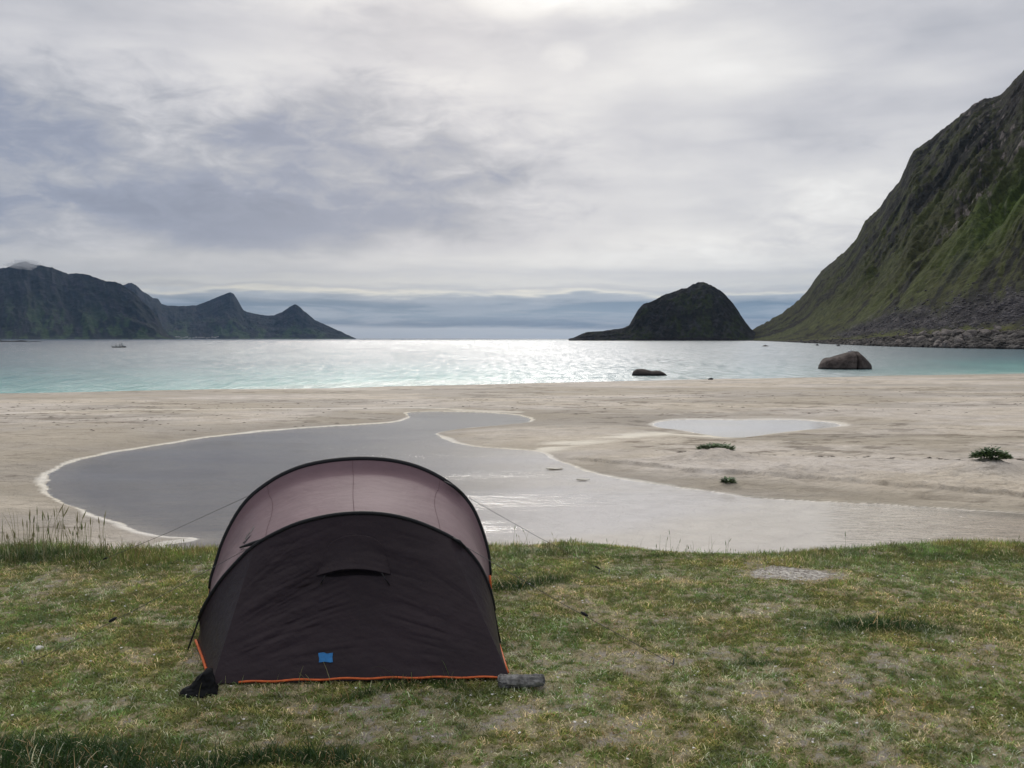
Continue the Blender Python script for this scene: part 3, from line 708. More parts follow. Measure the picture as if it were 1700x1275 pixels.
# fine wrinkles on the roof
tg, sg = np.meshgrid(np.linspace(0, 1, NA), np.linspace(0, 1, 90))
roofV[..., 2] += (ridged(tg * 26 + sg * 3, sg * 2.2, 3, seed=400) - .5) * .010 * np.sin(np.pi * sg) * np.exp(-((np.minimum(tg, 1 - tg) - .18) / .12) ** 2)
tail_end = np.array([(-1.60 + (t / (NA - 1)) * 1.22, 6.62, .01) for t in range(NA)])
tailV = roof_surf(rearA, tail_end, 24, .05)
tent = empty('tent', (-.93, 5.2, 0))
tag(tent, 'low tunnel tent with mauve sky sheen painted on its roof, black end wall and orange piping on the lawn', 'tent')
TI = Vector(tent.location)
def tlink(name, me, mt, parent=None, smooth=True):
    o = link(name, me, mt, parent or tent, smooth)
    if not parent: o.location = -TI
    return o
def grid_wrap(name, V): return grid_mesh(name, V)
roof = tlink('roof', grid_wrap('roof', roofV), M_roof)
tag(roof, 'roof panel with painted mauve sky sheen stretched between the two hoops')
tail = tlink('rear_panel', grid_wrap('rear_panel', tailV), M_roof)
# end wall
pL, pR = G(352, 1135, .012), G(846, 1125, .012)
px_near = np.array([proj(q) for q in nearA])
top_ = int(np.argmin(px_near[:, 1]))
iL = int(np.argmin(np.abs(px_near[:top_, 0] - 426))); iR = top_ + int(np.argmin(np.abs(px_near[top_:, 0] - 738)))
cL = np.array(pL); cR = np.array(pR)
bot = np.zeros((NA, 3))
for i in range(NA):
    if i <= iL: bot[i] = nearA[0] * (1 - i / iL) + cL * (i / iL)
    elif i < iR: bot[i] = cL + (cR - cL) * ((i - iL) / (iR - iL))
    else: bot[i] = cR + (nearA[-1] - cR) * ((i - iR) / (NA - 1 - iR))
# more columns for wrinkles
def dens(A, k_): 
    t = np.linspace(0, 1, len(A)); u = np.linspace(0, 1, len(A) * k_); return np.stack([np.interp(u, t, A[:, j]) for j in range(3)], 1)
K = 3
eA = dens(nearA, K); eB = dens(bot, K); NE = NA * K; NB = 170
b_ = np.linspace(0, 1, NB)[:, None, None]
endV = eA[None] * (1 - b_) + eB[None] * b_
a_ = np.linspace(0, 1, NE)[None, :]; bb = np.linspace(0, 1, NB)[:, None]
kl, kr = iL / (NA - 1), iR / (NA - 1)
mid = np.clip((a_ - kl) / (kr - kl), 0, 1)
inner = (np.sin(np.pi * mid) ** .7) * np.sin(np.pi * bb) * 0.035
side_l = np.sin(np.pi * np.clip(a_ / kl, 0, 1)) * np.sin(np.pi * bb) * .022; side_r = np.sin(np.pi * np.clip((a_ - kr) / (1 - kr), 0, 1)) * np.sin(np.pi * bb) * .03
# creases fan out of the two guyed corners
xw = endV[..., 0]; zw = endV[..., 2]
def fan(cx, cz, sgn, seed):
    dx_ = (xw - cx) * sgn; dz_ = zw - cz
    th = np.arctan2(dz_, dx_ + .25); rr = np.hypot(dx_, dz_)
    return (ridged(th * 9 + rr * .6, rr * 1.3, 4, .55, seed=seed) - .55), rr
wr1, r1 = fan(cL[0] - .05, 0.0, 1, 410); wr2, r2 = fan(cR[0] + .05, 0.0, -1, 420)
m1_ = np.exp(-((r1 - .42) / .36) ** 2); m2_ = np.exp(-((r2 - .40) / .30) ** 2)
wr3 = ridged(xw * 3.0 + zw * 5, zw * 17 - xw * 7.0, 3, .5, seed=430) - .55
wr4 = ridged(xw * 2.2, zw * 15 + xw * 4.0, 3, .5, seed=440) - .55
wk = (wr1 * m1_ * .036 + wr2 * m2_ * .022 + wr3 * .023 * np.exp(-((mid - .16) / .2) ** 2) + wr4 * .012 * np.exp(-((mid - .8) / .25) ** 2))
wk = wk * (np.sin(np.pi * bb) ** .6) * (np.sin(np.pi * mid) ** .45)
inmask = ((a_ >= kl) & (a_ <= kr))
push = np.where(inmask, inner + wk, side_l + side_r)
endV[..., 1] += push
endV[..., 2] += push * .3
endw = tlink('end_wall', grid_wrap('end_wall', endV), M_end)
tag(endw, 'wrinkled black end wall facing the camera')
def panel_pt(px, py, V, off=0.0):
    """point of a panel seen at px,py, moved out towards the viewer along the panel's normal"""
    f_ = V[..., 1] * math.cos(PITCH) - (V[..., 2] - CAMZ) * math.sin(PITCH); u_ = V[..., 1] * math.sin(PITCH) + (V[..., 2] - CAMZ) * math.cos(PITCH)
    d_ = (CX + F * V[..., 0] / f_ - px) ** 2 + (CY - F * u_ / f_ - py) ** 2
    j, i = np.unravel_index(np.argmin(d_), d_.shape)
    j = min(max(j, 1), V.shape[0] - 2); i = min(max(i, 1), V.shape[1] - 2)
    nr = np.cross(V[j, i + 1] - V[j, i - 1], V[j + 1, i] - V[j - 1, i]); nr /= np.linalg.norm(nr) + 1e-12
    if nr[1] > 0: nr = -nr
    y = V[j, i, 1]; p = P(px, py, y)
    return Vector(p) + Vector(nr) * off
def nodes_tube(name, pts, r, mt, parent=None, **k_):
    o = tube_obj(name, pts, r, mt, parent or tent, **k_)
    if parent is None: o.location = -TI
    return o
# pole sleeves with the poles leaving them at the foot
def poles(A, pts, fl, fr, r, t0, t1):
    core = [Vector(q) for q in A[t0:t1:3]]
    if t1 < len(A): core.append(Vector(A[t1]))
    tp = np.ones(len(core)); tp[0] = tp[-1] = .9
    sl = nodes_tube('pole_sleeve', core, r, M_black, seg=10, taper=tp)
    for foot, st, nx in ((fl, core[0], core[2]), (fr, core[-1], core[-3])):
        dr = (st - nx).normalized()
        nodes_tube('pole', [st + (nx - st) * .2, st, st + (foot - st) * .5 + dr * .01, foot], .005, M_black, seg=8)
i0 = int(np.argmin(np.abs(px_near[:top_, 1] - 1026))); i1 = top_ + int(np.argmin(np.abs(px_near[top_:, 1] - 1012)))
poles(nearA, nearP, G(310, 1084), G(831, 1068), .011, i0, i1)
px_rear = np.array([proj(q) for q in rearA]); tr_ = int(np.argmin(px_rear[:, 1]))
j0 = int(np.argmin(np.abs(px_rear[:tr_, 1] - 976))); j1 = tr_ + int(np.argmin(np.abs(px_rear[tr_:, 1] - 955)))
poles(rearA, rearP, G(345, 1004), G(816, 984), .016, j0, j1)
# orange piping along the hem, webbing at the feet
hem = [cL + (cR - cL) * t + np.array([0, -.006, .004 + .010 * math.sin(t * math.pi)]) for t in np.linspace(0.09, .965, 40)]
nodes_tube('hem_piping', [Vector(h) + Vector((0, 0, .003 * math.sin(i * .9))) for i, h in enumerate(hem)], .0055, M_orange)
for a, b_2 in ((nearA[0], cL), (nearA[-1], cR)):
    a = Vector(a); b2 = Vector(b_2); off = Vector((0, -.008, .008))
    nodes_tube('piping', [a + off + Vector((0, 0, .015)), a.lerp(b2, .35) + off + Vector((.004, 0, .004)), a.lerp(b2, .7) + off, a.lerp(b2, .9) + off], .007, M_orange)
for fx in ((349, 977, 347, 1003), (813, 955, 815, 982)):
    nodes_tube('piping', [P(fx[0], fx[1], 5.52), P(fx[2], fx[3] - 4, 5.5)], .008, M_orange)
# roof seams
for x0 in (443, 586, 729):
    i = int(np.argmin(np.abs(px_near[:, 0] - x0) + (px_near[:, 1] > 950) * 999))
    ir = int(np.argmin(np.abs(px_rear[:, 0] - x0) + (px_rear[:, 1] > 950) * 999))
    M_seam = M_seam if 'M_seam' in globals() else simple('seam_tape', (.115, .072, .080), .9, .02)
    v = []; f = []
    for k_ in range(90):
        t = i + (ir - i) * k_ / 89; c0_ = int(t); fr_ = t - c0_
        q0 = Vector(roofV[k_, c0_]).lerp(Vector(roofV[k_, c0_ + 1]), fr_); tx_ = Vector(roofV[k_, c0_ + 1] - roofV[k_, c0_ - 1]).normalized()
        nn = tx_.cross(Vector((0, 1, 0))); nn = nn if nn.z > 0 else -nn
        v += [q0 - tx_ * .0016 + nn * .0012, q0 + tx_ * .0016 + nn * .0012]
    for k_ in range(89): f.append((2 * k_, 2 * k_ + 1, 2 * k_ + 3, 2 * k_ + 2))
    so = tlink('seam', py_mesh('seam', v, f), M_seam)
# printed wing mark with its word on each roof side
def mark(strokes, V, name):
    v = []; f = []
    for st, wd in strokes:
        n0 = len(v); L = [panel_pt(x, y, V, .004) for x, y in st]
        for k_, p in enumerate(L):
            t = (L[min(k_ + 1, len(L) - 1)] - L[max(k_ - 1, 0)]).normalized(); s_ = t.cross(Vector((0, -.5, .85))).normalized() * wd
            tw = 1 - .5 * k_ / max(1, len(L) - 1); v += [p - s_ * tw, p + s_ * tw]
        for k_ in range(len(L) - 1): f.append((n0 + 2 * k_, n0 + 2 * k_ + 1, n0 + 2 * k_ + 3, n0 + 2 * k_ + 2))
    return tlink(name, py_mesh(name, v, f), M_mark, roof and None)
wl = [([(409, 896), (413, 889), (418, 883), (421, 877)], .008), ([(405, 903), (409, 899), (414, 893), (419, 888)], .007), ([(403, 901), (408, 897), (413, 893)], .004), ([(416, 885), (420, 879), (423, 874)], .004),
      ([(402, 909), (405, 907)], .005), ([(401, 913), (404, 911)], .005), ([(407, 905), (410, 903)], .005), ([(401, 906), (402, 911)], .003), ([(405, 908), (407, 912)], .003)]
wr_ = [([(755, 866), (760, 871), (765, 878), (766, 884)], .007), ([(758, 868), (764, 874), (769, 882)], .004), ([(763, 888), (765, 884), (766, 879)], .005), ([(753, 873), (757, 879)], .003), ([(768, 888), (766, 894)], .004), ([(762, 892), (764, 896)], .004), ([(749, 868), (751, 873)], .003)]
mark(wl, roofV, 'wing_mark'); mark(wr_, roofV, 'wing_mark')
# hooded vent in the end wall
rim_px = [(524, 958), (534, 955), (546, 952), (562, 948.5), (585, 946.5), (605, 947), (622, 949.5), (636, 952.5), (650, 955)]
top_px = [(546, 905), (556, 897), (566, 892), (578, 889), (592, 888), (606, 889), (618, 892), (628, 898), (636, 906)]
hv = []
for j in range(14):
    t = j / 13
    row = []
    for i in range(9):
        u_ = i / 8; x = top_px[i][0] * (1 - t) + rim_px[i][0] * t; y = top_px[i][1] * (1 - t) + rim_px[i][1] * t
        o_ = .004 + .022 * t ** 1.8 * math.sin(math.pi * u_) ** .6 - .008 * abs(math.sin(3.2 * u_ * math.pi)) * t * (1 - t) * 3
        row.append(list(panel_pt(x, y, endV, o_)))
    hv.append(row)
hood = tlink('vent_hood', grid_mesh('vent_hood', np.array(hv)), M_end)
hm = hood.modifiers.new('thick', 'SOLIDIFY'); hm.thickness = .004
sb = hood.modifiers.new('sub', 'SUBSURF'); sb.levels = 1; sb.render_levels = 2
M_void = simple('vent_netting', (.010, .008, .009), .9, .05)
vn = [panel_pt(x, y, endV, .006) for x, y in ((538, 956), (562, 950), (590, 947), (620, 950), (640, 955), (628, 956), (592, 954), (555, 957))]
tlink('vent_net', py_mesh('vent_net', vn, [tuple(range(8))]), M_void)
for a in (((540, 956), (533, 970)), ((634, 953), (647, 972))):
    nodes_tube('vent_strap', [panel_pt(a[0][0], a[0][1], endV, .03), panel_pt(a[1][0], a[1][1], endV, .006)], .003, M_black, seg=6)
# blue tape patch
tp = [[panel_pt(x, y + .6 * math.sin(x), endV, .005) for x in np.linspace(x0, x1, 6)] for y, x0, x1 in ((1084, 528.5, 553), (1088, 529, 552.5), (1092.5, 530, 552), (1096, 530, 552.5), (1099.5, 529.5, 553))]
tp[0][3] += Vector((0, -.004, -.003))
tlink('repair_tape', grid_mesh('repair_tape', np.array([[list(q) for q in r_] for r_ in tp])), M_blue)
# guy lines of the tent: tie tab, cord, tensioner, peg
def guy(tab_px, tabY, seq, end_px, parent_name='guy_line'):
    a = P(tab_px[0], tab_px[1], tabY); e = G(*end_px)
    gl_ = nodes_tube(parent_name, [a, a.lerp(e, .5) + Vector((0, 0, -.012)), e], .0016, M_cord, seg=6)
    gl_.location = -TI
    q = a.lerp(e, seq); dr = (e - a).normalized()
    tube_obj('tensioner', [q - dr * .022, q - dr * .01, q + dr * .01, q + dr * .022], .0075, M_black, gl_, 6, taper=[.6, 1, 1, .6])
    tube_obj('peg', [e + Vector((0, 0, .035)) + dr * .01, e - Vector((0, 0, .04))], .004, M_metal, gl_, 6)
    return gl_
guy((418, 907), 4.56, .62, (40, 1106))
guy((762, 901), 4.62, .60, (1116, 1102))
guy((424, 818), 5.62, .90, (150, 938))
guy((770, 822), 5.72, .92, (1010, 952))
for (x0, y0), (x1, y1), (x2, y2), Y_ in (((398, 909), (420, 902), (444, 893), 4.55), ((418, 820), (441, 808), (470, 790), 5.62), ((737, 799), (752, 807), (768, 820), 5.68), ((752, 893), (762, 899), (772, 909), 4.6)):
    nodes_tube('tie_tab', [P(x0, y0, Y_ - .02), P(x1, y1, Y_ - .02), P(x2, y2, Y_ - .01)], .012, M_black, seg=8, taper=[.35, .9, .6])

# weights at the corners of the tent
def rock(name, size, seed, mt, sub=4, amp=.22, cuts=7, freq=1.5, flat=.0):
    bm = bmesh.new(); bmesh.ops.create_icosphere(bm, subdivisions=sub, radius=1)
    r = random.Random(seed)
    pl = []
    for i in range(cuts):
        nrm = Vector((r.gauss(0, 1), r.gauss(0, 1), r.gauss(.2, .8))).normalized(); pl.append((nrm, r.uniform(.55, .85)))
    co = np.array([v.co[:] for v in bm.verts])
    n1_ = fbm(co[:, 0] * freq + co[:, 2] * 1.7 + seed, co[:, 1] * freq - co[:, 2] + seed, 5, .55)
    n2_ = fbm(co[:, 0] * 5 + co[:, 2] * 6 + seed, co[:, 1] * 5 - co[:, 2] * 4, 4, .6)
    for v, a, b in zip(bm.verts, n1_, n2_):
        c = v.co.copy()
        for nrm, d_ in pl:
            dd = c.dot(nrm)
            if dd > d_: c -= nrm * (dd - d_) * .88
        c *= 1 + (a - .5) * amp * 2 + (b - .5) * amp * .5
        v.co = Vector((c.x * size[0], c.y * size[1], c.z * size[2]))
    me = bpy.data.meshes.new(name); bm.to_mesh(me); bm.free()
    return me
M_bag = simple('black_bag_cloth', (.010, .010, .011), .75, .2, 8, .3, .01, 18)
p = G(332, 1156)
# a slumped cloth bag: tall crumpled top under the corner, foot dragged out to the left
VB = np.zeros((30, 65, 3))
for i in range(30):
    t = min(1.0, i / 26); cap = 1.0 if i <= 26 else (1 - (i - 26) / 3.0) * .9 + .001
    for j in range(65):
        a = 2 * math.pi * (j % 64) / 64; ca, sa = math.cos(a), math.sin(a)
        hw = (.078 * (1 - t) ** .8 + .034) * (1.25 if ca < 0 and t < .4 else 1)
        fo = 1 + .34 * (float(ridged(np.array([(j % 64) / 64 * 9.0]), np.array([t * 1.6]), 3, seed=66)[0]) - .6) + .3 * (float(fbm(np.array([(j % 64) / 5.0]), np.array([t * 5]), 3, seed=67)[0]) - .5)
        VB[i, j] = (.034 * t + ca * hw * fo * cap - .012, sa * (.055 - .022 * t) * fo * cap, t * .118 + .012 * ca * t + .006 * (i > 26) + .010 * (float(fbm(np.array([ca * 2 + 5]), np.array([sa * 2 + 5]), 3)[0]) - .5) * t)
VB[..., 0] *= .76
me = grid_mesh('cloth_bag', VB)
o = link('cloth_bag', me, M_bag, None, True); o.location = (p.x, p.y + .03, -.012)
tag(o, 'crumpled black cloth bag at the left front corner of the tent', 'bag')
M_wood = simple('weathered_wood', (.20, .195, .185), .95, .1, 25, .5, .008, 60)
p0, p1 = G(829, 1141), G(902, 1139)
NL, NR = 60, 48; V = np.zeros((NL + 2, NR + 1, 3)); L = (p1 - p0).length; ax = (p1 - p0).normalized(); pr_ = Vector((-ax.y, ax.x, 0))
for i in range(NL + 2):
    t = min(1, max(0, (i - .5) / NL)); 
    for j in range(NR + 1):
        a = 2 * math.pi * (j % NR) / NR
        r = .032 * (1 - .12 * t) * (1 + .10 * math.sin(2 * a + 1))
        r *= 1 + .35 * (float(ridged(np.array([(j % NR) / NR * 14.0]), np.array([t * 3.0]), 3, seed=5)[0]) - .6) + .22 * (float(fbm(np.array([(j % NR) * .9]), np.array([t * 22]), 3, seed=9)[0]) - .5)
        if i in (0, NL + 1): r *= .05
        elif i == 1 or i == NL: r *= .86
        ragged = (float(vnoise(np.array([(j % NR) * .8]), np.array([3.3]))[0]) - .5) * .03 * (1 if t > .5 else -1) * (abs(t - .5) > .42)
        c = p0 + ax * (L * t + ragged) + pr_ * math.cos(a) * r + Vector((0, 0, .030 + math.sin(a) * r))
        V[i, j] = c
c0 = V.reshape(-1, 3).mean(0); c0[2] = 0
o = link('driftwood', grid_mesh('driftwood', V - c0), M_wood, None, True); o.location = c0
tag(o, 'rough grey driftwood stub at the right front corner of the tent', 'driftwood')
# small white stones and shells on the lawn
M_white = simple('white_stone', (.62, .60, .56), .8, .2, 20, .2)
for i, (px, py, s_, lb) in enumerate([(65, 1078, .026, 'largest white stone, alone on the grass left of the tent'), (187, 1002, .014, 'flat white pebble in the grass between the lawn edge and the tensioner'), (293, 988, .009, 'tiny white pebble just left of the tent hoop')]):
    q = G(px, py); me = rock('white_pebble', (s_, s_ * .7, s_ * .42), 900 + i, M_white, 3, .2, 5)
    o = link('white_pebble', me, M_white, None, True); o.location = (q.x, q.y, float(lawn_z(np.array([q.x]), np.array([q.y]))[0]) + s_ * .35)
    tag(o, lb, 'pebble')
fv = []; ff = []
rnd = random.Random(3)
for i in range(900):
    y = 3.0 + 3.7 * rnd.random() ** .8; x = rnd.uniform(-.62, .62) * y
    if sdf(FOOT, np.array([x]), np.array([y]))[0] < .05: continue
    z = float(lawn_z(np.array([x]), np.array([y]))[0]) + rnd.uniform(.012, .03); s_ = rnd.choice([.002, .003, .004, .0065]) * rnd.uniform(.8, 1.2); n0 = len(fv)
    for k_ in range(5):
        a = k_ * 1.2566 + i; fv.append((x + math.cos(a) * s_, y + math.sin(a) * s_, z + rnd.uniform(-.2, .6) * s_))
    fv.append((x, y, z - s_ * .6)); ff += [(n0 + k_, n0 + (k_ + 1) % 5, n0 + 5) for k_ in range(5)]; ff.append(tuple(n0 + k_ for k_ in range(5)))
tag(link('shell_bits', py_mesh('shell_bits', fv, ff), M_white), 'tiny white shell bits and petals strewn in the grass', 'shells', kind='stuff')

# ------------------------------------------------------------------ mountains
def land_mat(name, rough_n=0.02, bump=2.0, bscale=0.05):
    m, n, b = mat(name)
    a = n.new('ShaderNodeVertexColor'); a.layer_name = 'ground'
    pos = n.new('ShaderNodeNewGeometry').outputs['Position']
    q = n.noise(pos, bscale * 3, 8, .68); q2 = n.noise(pos, bscale, 8, .65)
    f = n.sstep(q, .25, .75, .55, 1.5)
    n.l.new(n.vm('MULTIPLY', a.outputs[0], n.comb(f, f, f)), b.inputs['Base Color'])
    b.inputs['Roughness'].default_value = .95; b.inputs['Specular IOR Level'].default_value = .08
    bn = n.new('ShaderNodeBump'); bn.inputs['Distance'].default_value = bump
    n.l.new(n.m('ADD', q2, n.m('MULTIPLY', q, .4)), bn.inputs['Height']); n.l.new(bn.outputs[0], b.inputs['Normal'])
    return m
def interp(px, tab): return np.interp(px, [t[0] for t in tab], [t[1] for t in tab])
def ridge(name, sil, base, crest, prof, ncol, nrow, mt, colf, relief, label, rseed, x0=None, x1=None, fine=3.0, jag=0.0):
    x0 = sil[0][0] if x0 is None else x0; x1 = sil[-1][0] if x1 is None else x1
    px = np.linspace(x0, x1, ncol); s_ = np.concatenate([np.linspace(0, 1, nrow), np.linspace(1, 1.9, nrow // 4)[1:]])
    sy_ = interp(px, sil) ; Db = interp(px, base); Dc = interp(px, crest)
    sy_ = sy_ + (fbm(px * .22, px * 0, 4, .6, seed=rseed) - .5) * jag * np.clip((560 - sy_) / 30, 0, 1)
    uu = (px - CX) / F / (math.cos(PITCH) - (sy_ - CY) / F * math.sin(PITCH))
    hc = np.maximum(0.0, (CY - 75.5 * 1.0 - sy_) / F) # tan of elevation, about
    hc = np.array([P(a, b, c).z - ZS for a, b, c in zip(px, sy_, Dc)]); hc = np.maximum(hc, 0.0)
    Sx, PX = np.meshgrid(s_, px, indexing='ij')
    Yv = Db[None] + (Dc - Db)[None] * Sx; Xv = uu[None] * Yv
    pf = np.where(Sx <= 1, np.interp(Sx, [p_[0] for p_ in prof], [p_[1] for p_ in prof]), 1 - ss(Sx, 1.0, 1.95) * 1.02)
    win = np.sin(np.pi * np.clip(Sx, 0, 1)) ** .7
    rl = relief(PX, Sx, Xv, Yv)
    Zv = ZS + hc[None] * pf + rl * win * np.clip(hc[None] / (hc.max() * .5), 0, 1) - 0.15
    Zv = Zv + (fbm(Xv / fine, Yv / fine, 3, seed=rseed) - .5) * fine * .35 * np.clip(Sx * 10, 0, 1) * np.clip(hc[None] / 20, 0, 1) * (Sx < .985)
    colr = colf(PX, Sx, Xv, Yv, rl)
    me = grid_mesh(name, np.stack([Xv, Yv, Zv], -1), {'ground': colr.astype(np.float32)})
    o = link(name, me, mt, None, True)
    return tag(o, label, 'mountain', kind='structure'), (px, s_, Xv, Yv, Zv)
def mixc(a, b, f): return a * (1 - f[..., None]) + np.array(b) * f[..., None]

R_sil = [(1222, 564), (1232, 558.5), (1256, 543), (1284, 528), (1312, 510), (1332, 492), (1343, 478), (1352, 464), (1364, 450), (1380, 436), (1404, 416), (1420, 398), (1428, 384), (1436, 370), (1448, 357), (1460, 346), (1468, 333), (1476, 320), (1492, 303), (1498, 290), (1504, 276), (1510, 262), (1517, 250), (1540, 236), (1556, 222), (1572, 209), (1586, 198), (1600, 186), (1612, 176), (1628, 166), (1648, 161), (1664, 156), (1676, 142), (1684, 131), (1692, 124), (1704, 113), (1760, 80), (1900, 10), (2100, -60), (2400, -110)]
R_base = [(1222, 1700), (1240, 1600), (1270, 1250), (1300, 980), (1340, 720), (1385, 560), (1440, 455), (1490, 395), (1600, 330), (1700, 300), (1900, 258), (2400, 200)]
R_crest = [(1222, 1760), (1240, 1740), (1300, 1500), (1400, 1220), (1500, 1080), (1600, 980), (1700, 900), (1900, 780), (2400, 640)]
R_prof = [(0, 0), (.012, .010), (.03, .022), (.07, .032), (.12, .055), (.22, .14), (.35, .27), (.5, .43), (.65, .60), (.8, .775), (.92, .92), (1, 1)]
def qline(PX, Sx): return (PX - 1240) / 460.0 - Sx * 1.05
def R_relief(PX, Sx, X, Y):
    q = qline(PX, Sx)
    a = ridged(q * 5.5 + .3, Sx * 1.6, 5, .55, seed=500) - .6
    b = ridged(q * 17, Sx * 4, 4, .55, seed=510) - .6
    c = fbm(PX / 34, Sx * 16, 4, .6, seed=515) - .5
    e = ridged(PX / 17 + Sx * 9, Sx * 34 - PX / 60, 4, .6, seed=517) - .6
    return a * 42 * ss(Sx, .12, .5) + b * 13 * ss(Sx, .08, .4) + c * 18 * ss(Sx, .3, .6) + e * 5 * ss(Sx, .25, .5)
def R_col(PX, Sx, X, Y, rl):
    q = qline(PX, Sx)
    n_a = fbm(q * 16, Sx * 3.0, 5, .6, seed=520); n_b = fbm(PX / 9, Sx * 60, 5, .65, seed=530); n_c = fbm(q * 40 + PX / 30, Sx * 26, 5, .62, seed=540); n_d = fbm(PX / 40, Sx * 9, 4, .6, seed=541)
    c = np.zeros(PX.shape + (3,)) + np.array([.066, .070, .028])
    c = mixc(c, [.082, .094, .032], ss(n_a + (n_d - .5) * .5 + (n_c - .5) * .5, .48, .66))
    c = mixc(c, [.028, .028, .022], ss(.55 - n_a + (n_b - .5) * .6, .02, .16))
    rock = ss(n_a * .3 + n_b * .4 + n_c * .4 + (Sx - .55) * .22 - .04 * np.sign(1600 - PX), .60, .74) * ss(Sx, .25, .5)
    upper = ss(PX, 1600, 1700) * ss(Sx, .55, .9) * ss(n_d + n_c * .5, .55, .8)
    rock = np.maximum(rock, upper)
    c = mixc(c, [.050, .043, .040], rock * .8)
    pale = ss(n_b, .60, .70) * ss(n_c, .50, .62) * ss(Sx, .3, .42) * ss(PX, 1540, 1640)
    outc = np.exp(-(((PX - 1610) / 45) ** 2 + ((Sx - .47 - (PX - 1610) * .0016) / .035) ** 2)) + np.exp(-(((PX - 1695) / 30) ** 2 + ((Sx - .60) / .05) ** 2))
    c = mixc(c, [.30, .26, .24], np.clip(pale * .9 + np.clip(outc * 1.5, 0, 1) * ss(n_b, .50, .58), 0, 1))
    # bright meadow at the lower right
    mead = np.exp(-(((PX - 1700) / 85) ** 2 + ((Sx - .42 - (PX - 1700) * .0011) / .07) ** 2)) * (.6 + n_a)
    c = mixc(c, [.12, .18, .035], np.clip(mead, 0, 1) * .8)
    # scree apron
    band = np.exp(-((Sx - (.115 + (n_d - .5) * .10)) / .042) ** 2) * ss(PX, 1350, 1440)
    band = np.clip(band * 1.9 * (.1 + 1.3 * (n_a - .1)), 0, 1)
    scr = np.zeros(c.shape) + np.array([.062, .058, .060]); scr = mixc(scr, [.13, .12, .12], ss(n_b, .54, .70)); scr = mixc(scr, [.030, .028, .034], ss(.46 - n_b, 0, .1))
    c = c * (1 - band[..., None]) + scr * band[..., None]
    # grassy shelf and rocky shore
    sh = np.exp(-((Sx - .055) / .018) ** 2)
    c = mixc(c, [.11, .115, .035], sh * ss(n_b, .38, .55) * .85)
    st = 1 - ss(Sx + (n_b - .5) * .05, .028, .05)
    rk = np.zeros(c.shape) + np.array([.07, .062, .058]); rk = mixc(rk, [.17, .15, .135], ss(n_b, .54, .66)); rk = mixc(rk, [.02, .018, .018], 1 - ss(n_b, .36, .44))
    c = c * (1 - st[..., None]) + rk * st[..., None]
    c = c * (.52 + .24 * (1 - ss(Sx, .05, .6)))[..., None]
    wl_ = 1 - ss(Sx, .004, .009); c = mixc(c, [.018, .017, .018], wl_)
    return c
M_hill = land_mat('hillside', bump=5.0, bscale=.06)
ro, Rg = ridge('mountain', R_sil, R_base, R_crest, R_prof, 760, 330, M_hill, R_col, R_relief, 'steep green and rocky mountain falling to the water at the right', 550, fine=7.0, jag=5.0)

# dome-shaped island
I_sil = [(944, 562), (952, 560.5), (966, 554), (975, 551), (1000, 549.5), (1016, 547), (1036, 544.5), (1044, 540), (1050, 530), (1056, 519), (1062, 511), (1068, 504.5), (1082, 500.5), (1100, 490), (1120, 483.5), (1130, 479.5), (1141, 478), (1150, 472), (1160, 468.5), (1168, 468.5), (1180, 473), (1192, 480), (1200, 485), (1212, 497), (1222, 510), (1230, 523), (1238, 535), (1246, 545), (1256, 553), (1270, 560), (1280, 563)]
def I_relief(PX, Sx, X, Y):
    return (ridged(PX / 28, Sx * 2.0, 5, .55, seed=600) - .6) * 16 + (fbm(PX / 10, Sx * 9, 4, .6, seed=601) - .5) * 10
def I_col(PX, Sx, X, Y, rl):
    n_b = fbm(PX / 7, Sx * 14, 5, .62, seed=610); n_a = fbm(PX / 26, Sx * 4, 4, .55, seed=611)
    c = np.zeros(PX.shape + (3,)) + np.array([.014, .015, .013])
    c = mixc(c, [.022, .028, .012], ss(n_a - Sx * .25, .36, .52)); c = mixc(c, [.030, .029, .033], ss(n_b, .54, .66) * .8); c = mixc(c, [.016, .016, .015], 1 - ss(n_b, .34, .44))
    c = mixc(c, [.02, .018, .018], 1 - ss(Sx, .02, .05)); return c
isl, _ = ridge('island', I_sil, [(944, 1500), (1280, 1500)], [(944, 1540), (1040, 1570), (1160, 1680), (1280, 1600)], [(0, 0), (.03, .05), (.2, .24), (.5, .58), (.8, .86), (1, 1)], 360, 90, land_mat('island_ground', bump=6, bscale=.04), I_col, I_relief, 'dark dome-shaped rocky island right of the middle', 620, fine=9.0, jag=2.5)
isl['category'] = 'island'
# far massif and peaks at the left
A_sil = [(-700, 470), (-400, 430), (-150, 455), (-60, 450), (0, 446), (14, 444), (24, 438), (40, 433.5), (56, 439), (72, 441), (86, 444), (97, 449), (113, 454.5), (126, 453.5), (146, 456), (160, 461), (175, 466.5), (190, 467.5), (202, 472), (214, 480), (226, 488), (236, 500), (247, 510), (256, 520), (264, 531), (270, 545), (280, 557), (292, 564)]
def far_relief(s0, amp, wpx):
    def f_(PX, Sx, X, Y):
        return (ridged(PX / wpx + Sx * .8, Sx * 1.3, 5, .55, seed=s0) - .6) * amp + (ridged(PX / (wpx * .3), Sx * 5, 4, .6, seed=s0 + 3) - .6) * amp * .4
    return f_
def far_col(s0):
    def f_(PX, Sx, X, Y, rl):
        n_a = fbm(PX / 14, Sx * 6, 5, .6, seed=s0); n_b = fbm(PX / 5 + Sx * 4, Sx * 7, 4, .6, seed=s0 + 1)
        c = np.zeros(PX.shape + (3,)) + np.array([.007, .010, .009]); c = mixc(c, [.018, .018, .022], ss(n_b, .52, .66)); c = mixc(c, [.025, .042, .018], ss(n_a, .50, .62) * (1 - ss(Sx, .2, .7)))
        return c
    return f_
F_prof = [(0, 0), (.06, .03), (.25, .20), (.5, .44), (.8, .78), (1, 1)]
